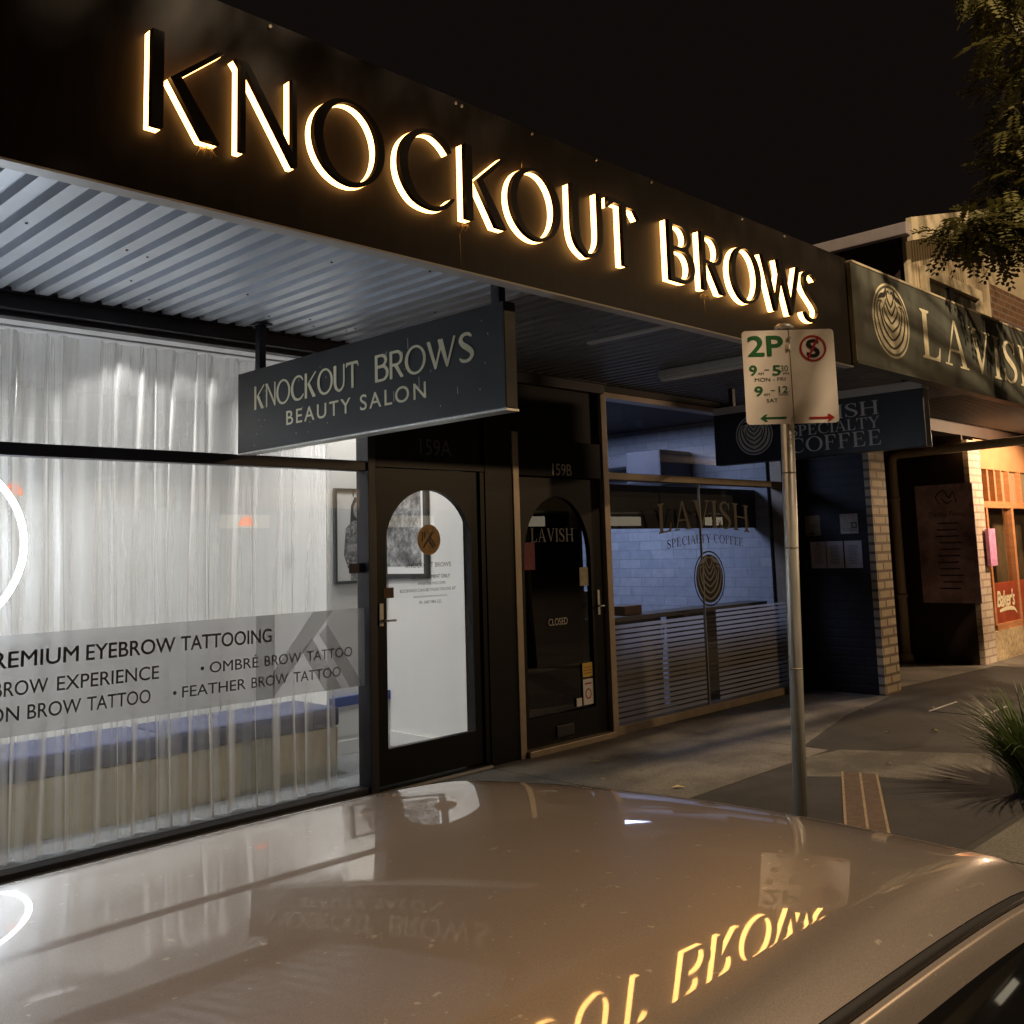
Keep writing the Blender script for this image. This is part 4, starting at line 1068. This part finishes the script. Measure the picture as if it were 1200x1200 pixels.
uf = MB(); uf.box(10.86, 10.97, 4.13, 4.198, 3.1, 4.46, .004); uf.box(12.52, 12.63, 4.13, 4.198, 3.1, 4.46, .004); uf.box(10.97, 12.52, 4.13, 4.198, 4.34, 4.46, .004); uf.box(10.97, 12.52, 4.13, 4.198, 3.1, 3.2, .004)
uwf = uf.build('upper_window', M['cream_timber'], bk)
MB().box(11.60, 11.72, 4.15, 4.198, 3.2, 4.34).build('mullion', M['steel_dark'], uwf)
MB().box(10.97, 11.599, 4.185, 4.197, 3.2, 4.34).build('left_pane', mat('dull_pane', (.10, .09, .06), .15, var=.3), uwf)
MB().box(11.721, 12.52, 4.185, 4.197, 3.2, 4.34).build('pane', mat('dark_pane', (.03, .028, .02), .05, var=.6, scale=20), uwf)
uf2 = MB().box(13.35, 14.6, 4.10, 4.139, 3.0, 4.18).build('boarded_window', mat('purple_board', (.16, .10, .11), .6, var=.5, scale=3, stretch=(3, 1, .3)), bk)
MB().box(15.0, 16.2, 4.10, 4.139, 3.0, 4.3).build('upper_window', M['cream_timber'], bk)
rf = MB()
def slab(y0, y1, dz0, dz1, x0_=10.10, x1_=17.5):
    v = [(x, y, upz(x) + dz) for dz in (dz0, dz1) for y in (y0, y1) for x in (x0_, x1_)]
    for f in ((0, 2, 3, 1), (4, 5, 7, 6), (0, 1, 5, 4), (2, 6, 7, 3), (0, 4, 6, 2), (1, 3, 7, 5)): rf.poly([v[i] for i in f])
slab(4.0, 9.3, .03, .09); rf.build('roof', M['roof_iron'], bk)
rf = MB(); slab(3.94, 3.998, -.13, .12); rf.build('barge_board', M['cream_timber'], bk)
rf = MB(); slab(4.221, 9.2, -.05, .028, 10.12, 10.50); rf.build('eave_lining', M['eave'], bk)
MB().box(10.0, 10.10, 3.96, 9.3, 4.60, 4.73, .01).build('gutter', M['eave'], bk)
# poster on the lane wall
po = empty('poster', (XB - .01, 4.46, .69), 'tall purple tinted menu poster on the dark lane wall by the downpipe', 'poster')
MB().box(XB - .012, XB - .001, 4.14, 4.80, .69, 2.06).build('board', mat('poster_print', (.72, .45, .52), .5, var=.7, scale=2.6), po)
pl_ = [[rect(-4.60 + .05 * random.random(), -4.30 - .06 * random.random(), 1.60 - i * .075, 1.615 - i * .075)] for i in range(11)]
place([curve_mesh(pl_, 0, 'BOTH', .00003), curve_mesh([[stroke([(-4.52, 1.83, .008), (-4.56, 1.92, .014), (-4.47, 1.99, .012), (-4.41, 1.90, .016), (-4.36, 1.97, .010), (-4.33, 1.84, .014)])], [stroke([(-4.50, 1.90, .010), (-4.44, 1.84, .014), (-4.38, 1.87, .01)])]], 0), fit(text_bm('Trading Times', 0, 1, .3), -4.66, -4.26, 1.67, 1.74)], 'print', mat('poster_ink', (.035, .025, .025), .5, var=0), po, FX(XB - .0135))
# pink notice on pier
tag(MB().box(12.02, 12.24, 4.10, 4.14, 1.10, 1.53, .003).build('pink_notice', M['pink']), 'pink and white notice on the brick pier left of the bakery window', 'notice')
# downpipe
dp = empty('downpipe', (11.6, 4.99, 0), 'cream downpipe bending from a long overhead run beside the lane wall', 'pipe')
MB().tube([(11.6, 3.2, 2.485), (11.6, 4.90, 2.445), (11.6, 4.965, 2.425), (11.6, 4.99, 2.36), (11.6, 4.99, .10)], .052, 14).build('pipe', M['pvc'], dp)
MB().tube([(11.6, 4.99, .0), (11.6, 4.99, .11)], [.09, .065], 14).tube([(11.6, 4.99, 1.9), (11.6, 4.99, 1.94)], .06, 14).tube([(11.6, 4.99, .75), (11.6, 4.99, .80)], .06, 14).build('collar', M['pvc'], dp)

# ================================================================== ACROSS THE STREET
op = empty('opposite_shops', (30, -18, 0), 'dark row of shops across the street with lit signs under its awning', 'building')
MB().box(6, 60, -26, -18, -.15, 5.5).build('wall', M['brown_wall'], op)
MB().box(6, 60, -18, -15.6, 2.9, 3.5).build('awning', mat('pale_awning', (.30, .27, .20), .6, var=.3), op)
for x, w_ in ((15, 1.6), (21, 2.4), (27.5, 1.8), (33, 2.6), (41, 2.0)):
    f_ = MB().box(x, x + w_, -17.2, -17.0, 2.35, 2.75).build('sign_box', emit('lit_sign', (1, .86, .62), 1.6), op)
for x in (12, 19, 25, 31, 38):
    MB().box(x, x + 3.6, -17.99, -17.95, .5, 2.2).build('shop_window', mat('shop_window', (.03, .03, .03), .08, var=.4), op)

# ================================================================== CAR
car = empty('parked_car', (0, .9, -.15), 'taupe metallic car parked at the kerb, its glossy roof mirroring the sign letters', 'car')
YN, YFAR = .402, 1.345
def roofz(x, y):
    z = 1.112 + .035 * (y - .5) - .105 * (y - .5) ** 2
    z -= .03 * (x - .75) ** 2 if x > .75 else .012 * (x - .75) ** 2
    if x > .86: z -= .21 * (x - .86) ** 3
    if x > 1.13: z -= 1.6 * (x - 1.13) ** 2.2
    if x < -1.0: z -= .10 * (-1.0 - x) ** 2
    t = y - (YFAR - .07)
    if t > 0: z -= 1.2 * t * t
    t = (YN + .04) - y
    if t > 0: z -= 11 * t * t
    return z
def edge(x, far):
    """roof edge narrows towards the windscreen"""
    k = max(0, x - .45)
    return YFAR - .075 * k * k - .02 * k if far else YN - .01 * k
us = [-1.6 + i * .03 for i in range(103)]
vs = [i / 40 for i in range(41)]
def rfn(x, t):
    a, b = edge(x, 0), edge(x, 1); y = a + (b - a) * t
    return (x, y, roofz(x, y))
MB().grid(rfn, us, vs).build('roof_panel', M['paint'], car)
# drip mouldings
def ditch(far):
    q = MB(); s = 1 if far else -1
    def f(x, k):
        y = edge(x, far); z = roofz(x, y)
        return [(x, y, z - .001), (x, y + s * .003, z - .004), (x, y + s * .009, z - .005), (x, y + s * .012, z - .002), (x, y + s * .014, z - .002)][k]
    q.grid(f, us, range(5)); return q
ditch(True).build('drip_moulding', M['rubber'], car, False)
ditch(False).build('drip_moulding', M['rubber'], car, False)
# cant rails in body colour, then side glass, then body sides
def side(far, rows, name, m, xs_=us):
    q = MB(); s = 1 if far else -1
    def f(x, k):
        dy, dz = rows[k]
        y = edge(x, far); z = roofz(x, y)
        return (x, y + s * dy, z + dz)
    q.grid(f, xs_, range(len(rows))); return q.build(name, m, car, False)
cant = [(.014, -.003), (.0165, -.004), (.0185, -.009), (.0195, -.017), (.0200, -.027), (.0205, -.034)]
for far in (True, False):
    side(far, cant, 'cant_rail', M['paint'])
    side(far, [(.0205, -.034), (.024, -.040), (.038, -.068), (.085, -.16), (.165, -.34), (.185, -.38)], 'side_window', M['car_glass'])
# windscreen and rear screen
xw = us[-1]
def screen(x0, x1, z1, name):
    q = MB()
    def f(t, v):
        a, b = edge(x0, 0) - .06 * 1 - .1 * t, edge(x0, 1) + .06 + .1 * t
        y = a + (b - a) * v; yb = edge(x0, 0) + (edge(x0, 1) - edge(x0, 0)) * v
        return (x0 + (x1 - x0) * t + (.12 if x1 > x0 else -.12) * t * (1 - (2 * v - 1) ** 2), y, (roofz(x0, yb) - .002) * (1 - t) + z1 * t - .05 * (2 * v - 1) ** 2 * (1 - t) * (0 if t == 0 else 1))
    q.grid(f, [0, .02, .25, .5, .75, 1], [i / 20 for i in range(21)]); return q.build(name, M['car_glass'], car, False)
screen(us[-1], 2.05, .70, 'windscreen')
screen(us[0], -2.25, .68, 'rear_screen')
# lower body: lofted sections
def body_loft():
    q = MB()
    st = [(-2.85, .40, .62, .02, .40), (-2.78, .66, .70, -.02, .58), (-2.3, .76, .72, -.02, .69), (-1.5, .79, .72, -.02, .74), (0, .80, .72, -.02, .75), (1.2, .80, .72, -.02, .73), (2.05, .79, .70, -.02, .70), (2.7, .76, .62, -.02, .60), (3.1, .68, .50, 0, .48), (3.2, .50, .36, .04, .34)]
    rings = []
    for x, hw, belt, sill, top in st:
        c_ = .9; r = []
        for s, seq in ((-1, [(.90, sill), (1.0, sill + .12), (1.03, (belt + sill) / 2), (1.0, belt - .12), (.95, belt), (.80, top), (.4, top + .015)]), (1, [(.4, top + .015), (.80, top), (.95, belt), (1.0, belt - .12), (1.03, (belt + sill) / 2), (1.0, sill + .12), (.90, sill)])):
            for k_, z in seq: r.append(q.b.verts.new((x, c_ + s * hw * k_, z)))
        rings.append(r)
    for a, b in zip(rings, rings[1:]):
        for i in range(len(a)):
            j = (i + 1) % len(a)
            f = q.b.faces.new((a[i], a[j], b[j], b[i])); f.smooth = True
    q.b.faces.new(rings[0]); q.b.faces.new(rings[-1])
    return q
body_loft().build('body', M['paint'], car)
for x in (-1.75, 2.15):
    for s in (-1, 1):
        y = .9 + s * .70
        w = MB().tube([(x, y - .10, .17), (x, y - .085, .17), (x, y + .085, .17), (x, y + .10, .17)], [.27, .315, .315, .27], 28); wo = w.build('wheel', M['tyre'], car)
        r = MB().tube([(x, y + s * .101, .17), (x, y + s * .108, .17)], [.20, .17], 24); r.build('rim', M['rim'], wo)
for s in (-1, 1):
    MB().box(3.05, 3.12, .9 + s * .50 - .12, .9 + s * .50 + .12, .34, .46, .02).build('headlight', M['lens_clear'], car)
    MB().box(-2.83, -2.77, .9 + s * .48 - .12, .9 + s * .48 + .12, .40, .56, .02).build('tail_light', M['lens_red'], car)
    MB().box(1.0, 1.2, .9 + s * .92 - .07, .9 + s * .92 + .07, .62, .74, .03).build('wing_mirror', M['paint'], car)
    MB().box(.0, .16, .9 + s * .835 - .012, .9 + s * .835 + .012, .52, .55, .008).build('door_handle', M['paint'], car)

# ================================================================== PLANT
def plant(name, cx, cy, n, h, seed, label):
    rnd = random.Random(seed); q = MB()
    for i in range(n):
        a = rnd.uniform(0, 2 * math.pi); r0 = rnd.uniform(0, .14); L = h * rnd.uniform(.7, 1.25); lean = rnd.uniform(.25, 1.25)
        d = Vector((math.cos(a), math.sin(a), 0)); s = Vector((-d.y, d.x, 0)); w = rnd.uniform(.004, .0085)
        p0 = Vector((cx, cy, 0)) + d * r0; prev = None
        for k in range(8):
            t = k / 7
            p = p0 + d * (L * lean * .75 * t ** 1.5) + Vector((0, 0, L * (t - .42 * lean * t ** 2.4)))
            ww = w * (1 - t ** 3) + .0006
            cur = (q.b.verts.new(p - s * ww), q.b.verts.new(p + s * ww + Vector((0, 0, ww * .4))))
            if prev: f = q.b.faces.new((prev[0], prev[1], cur[1], cur[0])); f.smooth = True
            prev = cur
    return tag(q.build(name, M['blade'], None, False), label, 'plant')
plant('strappy_plant', 6.14, 1.93, 620, .60, 1, 'green strappy leaved clump growing in the footpath edge beyond the car')

# ================================================================== TREE
tr = empty('street_tree', (8.9, 1.35, 0), 'street tree with feathery compound leaves hanging before the cream ribbed upper storey', 'tree')
rnd = random.Random(21)
MB().tube([(8.9, 1.35, 0), (8.92, 1.33, .8), (8.85, 1.38, 1.8), (8.9, 1.4, 2.8), (8.85, 1.45, 3.6)], [.17, .13, .12, .11, .09], 14).build('trunk', M['bark'], tr)
targets = []          # (point, radius, count)
for p, r_, c_ in (((7.30, 1.95, 5.35), .28, 16), ((7.55, 1.98, 5.15), .35, 30), ((7.75, 2.05, 4.85), .34, 34), ((7.55, 2.08, 4.45), .26, 18), ((7.70, 2.15, 4.15), .30, 30), ((7.55, 2.25, 3.85), .26, 26), ((7.42, 2.35, 3.66), .24, 30), ((7.15, 2.42, 3.62), .20, 22), ((7.75, 2.2, 3.68), .24, 26), ((7.92, 2.2, 4.5), .3, 24), ((7.05, 2.2, 5.55), .22, 10), ((6.95, 2.05, 5.18), .12, 6), ((7.16, 2.02, 5.22), .15, 8)):
    targets.append((Vector(p), r_ * .95, int(c_ * 2.1)))
for i in range(26):
    targets.append((Vector((-2.0 + i * .27, .42 + rnd.uniform(-.12, .15), 5.12 + rnd.uniform(-.15, .15))), .42, 60))  # unseen foliage row added overhead to shade the awning fascia
for p, c_ in (((5.70, 1.45, 4.1), 9), ((5.62, 1.50, 4.35), 8), ((5.5, .9, 4.7), 10), ((4.30, .72, 3.95), 7), ((4.45, .85, 3.75), 5), ((4.2, .55, 4.3), 6)):
    targets.append((Vector(p), .30, c_))
for i in range(46):
    a = rnd.uniform(0, 2 * math.pi); rr_ = rnd.uniform(.5, 2.0); z = rnd.uniform(3.7, 6.6)
    p = Vector((9.35 + rr_ * math.cos(a), 1.1 + rr_ * math.sin(a) * .9, z))
    if (p.x < 8.35 and p.y > .9) or (p.x < 9.0 and p.z > 4.4): continue
    targets.append((p, .4, 22))
lv = MB(); br = MB()
def leaflet(p, d, s, L, w):
    t = lv.b
    a = t.verts.new(p); b = t.verts.new(p + d * L * .5 + s * w); c = t.verts.new(p + d * L); e = t.verts.new(p + d * L * .5 - s * w)
    t.faces.new((a, b, c, e))
def compound(p, d, L):
    d = d.normalized(); s = d.cross(Vector((0, 0, 1))).normalized()
    nrm = s.cross(d)
    n_ = 8
    for k in range(1, n_ + 1):
        t = k / n_; q = p + d * L * t + Vector((0, 0, -.25 * L * t * t))
        for sg_ in (-1, 1):
            ld = (s * sg_ + d * .35 + nrm * rnd.uniform(-.35, .1)).normalized()
            leaflet(q, ld, d, .064 * (1 - .35 * abs(t - .5)), .0165)
hub = [Vector((8.88, 1.42, 3.3)), Vector((8.86, 1.44, 3.55)), Vector((8.9, 1.4, 2.9))]
for c, r_, cnt in targets:
    h = rnd.choice(hub); m = (h + c) / 2 + Vector((0, 0, .15)) + Vector((rnd.uniform(-.1, .1), rnd.uniform(-.1, .1), 0))
    br.tube([h, (h + m) / 2, m, (m + c) / 2 + Vector((0, 0, .05)), c], [.032, .024, .016, .010, .005], 7)
    for i in range(cnt):
        v = Vector((rnd.gauss(0, 1), rnd.gauss(0, 1), rnd.gauss(0, .8)))
        v = v.normalized() * r_ * rnd.random() ** .6
        p = c + v
        d = Vector((v.x + rnd.uniform(-.3, .3) * r_, v.y + rnd.uniform(-.3, .3) * r_, rnd.uniform(-.9, .3) * r_))
        if d.length < 1e-4: continue
        compound(p, d, rnd.uniform(.14, .24))
        if i % 3 == 0: br.tube([c, c + v * .5 + Vector((0, 0, .02)), p], [.005, .0035, .002], 5)
br.build('branches', M['bark'], tr, False)
lv.build('crown', M['leaf'], tr, False)

# ================================================================== FALLEN LEAVES
rnd = random.Random(4)
first = None
for x, y in ((6.35, 2.9), (7.35, 3.35), (8.6, 3.5), (5.0, 3.6), (4.9, 4.1), (6.0, 3.3), (6.9, 2.5), (7.6, 3.1), (5.25, 4.45), (9.9, 3.6), (6.15, 2.45), (8.2, 3.95)):
    if first is None:
        q = MB(); q.poly([(-.03, 0, .003), (0, -.011, .008), (.035, 0, .004), (0, .012, .011)]); first = o = q.build('fallen_leaf', M['leaf_dry'])
    else:
        o = first.copy(); COL.objects.link(o)
    o.location = (x, y, .009); o.rotation_euler = (0, 0, rnd.uniform(0, 6)); s = rnd.uniform(.7, 1.5); o.scale = (s, s, s)
    tag(o, 'small dry leaf lying on the dark footpath', 'leaf', 'dry leaves on the footpath')
pit = empty('pit_cover', (8.75, 3.27, 0), 'flat service pit cover with pale metal edges set in the asphalt', 'cover')
MB().box(8.47, 9.03, 3.07, 3.47, -.02, .0045).build('lid', M['asphalt_dark'], pit)
q = MB(); q.box(8.45, 9.05, 3.05, 3.069, -.02, .008); q.box(8.45, 9.05, 3.471, 3.49, -.02, .008); q.build('edge_bar', M['batten'], pit)

# ================================================================== LIGHT
def area(name, loc, size, power, col, rot=(0, 0, 0), sy=None):
    l = bpy.data.lights.new(name, 'AREA'); l.energy = power; l.color = col; l.size = size
    if sy: l.shape = 'RECTANGLE'; l.size_y = sy
    o = bpy.data.objects.new(name, l); COL.objects.link(o); o.location = loc; o.rotation_euler = rot; return o
def point(name, loc, power, col, r=.08):
    l = bpy.data.lights.new(name, 'POINT'); l.energy = power; l.color = col; l.shadow_soft_size = r
    o = bpy.data.objects.new(name, l); COL.objects.link(o); o.location = loc; return o
# salon ceiling lights
def downlight(name, loc, power, cone, col, r=.05, blend=.3):
    l = bpy.data.lights.new(name, 'SPOT'); l.energy = power; l.color = col; l.spot_size = R(cone); l.spot_blend = blend; l.shadow_soft_size = r
    o = bpy.data.objects.new(name, l); COL.objects.link(o); o.location = loc; return o
for x in (-.6, .8, 2.2, 3.5):
    for y in (5.95,):
        downlight('salon_lamp', (x, y, 2.735), 76, 148, (1, .985, .955), .12)
for x, p in ((.55, 34), (2.30, 46), (2.72, 30), (3.35, 16)):         # downlights close to the curtain
    downlight('salon_downlight', (x, 5.45, 2.74), p, 96, (1, .99, .97), .03)
area('salon_lamp', (4.35, 5.6, 2.735), .16, 6, (1, .97, .9))
area('cafe_lamp', (7.3, 6.6, 2.70), 1.2, 46, (.55, .66, 1.0))
bl_ = bpy.data.lights.new('bakery_lamp', 'SPOT'); bl_.energy = 330; bl_.color = (1, .66, .40); bl_.shadow_soft_size = .12; bl_.spot_size = R(172); bl_.spot_blend = .25
bo_ = bpy.data.objects.new('bakery_lamp', bl_); COL.objects.link(bo_); bo_.location = (12.7, 2.95, 2.62); bo_.rotation_euler = Vector((-.25, .40, -.88)).to_track_quat('-Z', 'Y').to_euler()
point('street_lamp_light', (5.0, -4.5, 10.5), 6000, (1.0, .73, .46), .16)
point('street_lamp_light', (19, -13, 5.6), 1900, (1.0, .66, .35), .16)

w = bpy.data.worlds.new('World'); sc.world = w; w.use_nodes = True
nt = w.node_tree; bgn = nt.nodes['Background']
bgn.inputs['Color'].default_value = (.0085, .0060, .0052, 1); bgn.inputs['Strength'].default_value = .6

# ================================================================== CAMERA
cd = bpy.data.cameras.new('camera'); cam = bpy.data.objects.new('camera', cd); COL.objects.link(cam)
yaw, pit, rol = R(45.6), R(7.04), R(-1.69)
fw_ = Vector((math.sin(yaw) * math.cos(pit), math.cos(yaw) * math.cos(pit), math.sin(pit)))
rt_ = Vector((math.cos(yaw), -math.sin(yaw), 0)); up_ = rt_.cross(fw_)
r2 = rt_ * math.cos(rol) + up_ * math.sin(rol); u2 = -rt_ * math.sin(rol) + up_ * math.cos(rol)
cam.matrix_world = Matrix(((r2.x, u2.x, -fw_.x, 0), (r2.y, u2.y, -fw_.y, 0), (r2.z, u2.z, -fw_.z, 1.45), (0, 0, 0, 1)))
cd.sensor_width = 36; cd.lens = 1151 / 1200 * 36
cd.shift_x = 0; cd.shift_y = -98 / 1200
cd.clip_start = .02; cd.clip_end = 500
sc.camera = cam
sc.view_settings.view_transform = 'Standard'; sc.view_settings.look = 'None'
sc.view_settings.exposure = 0; sc.view_settings.gamma = 1
sc.cycles.use_denoising = True
sc.cycles.max_bounces = 10; sc.cycles.transparent_max_bounces = 16; sc.cycles.caustics_reflective = False; sc.cycles.caustics_refractive = False
sc.cycles.sample_clamp_indirect = 6
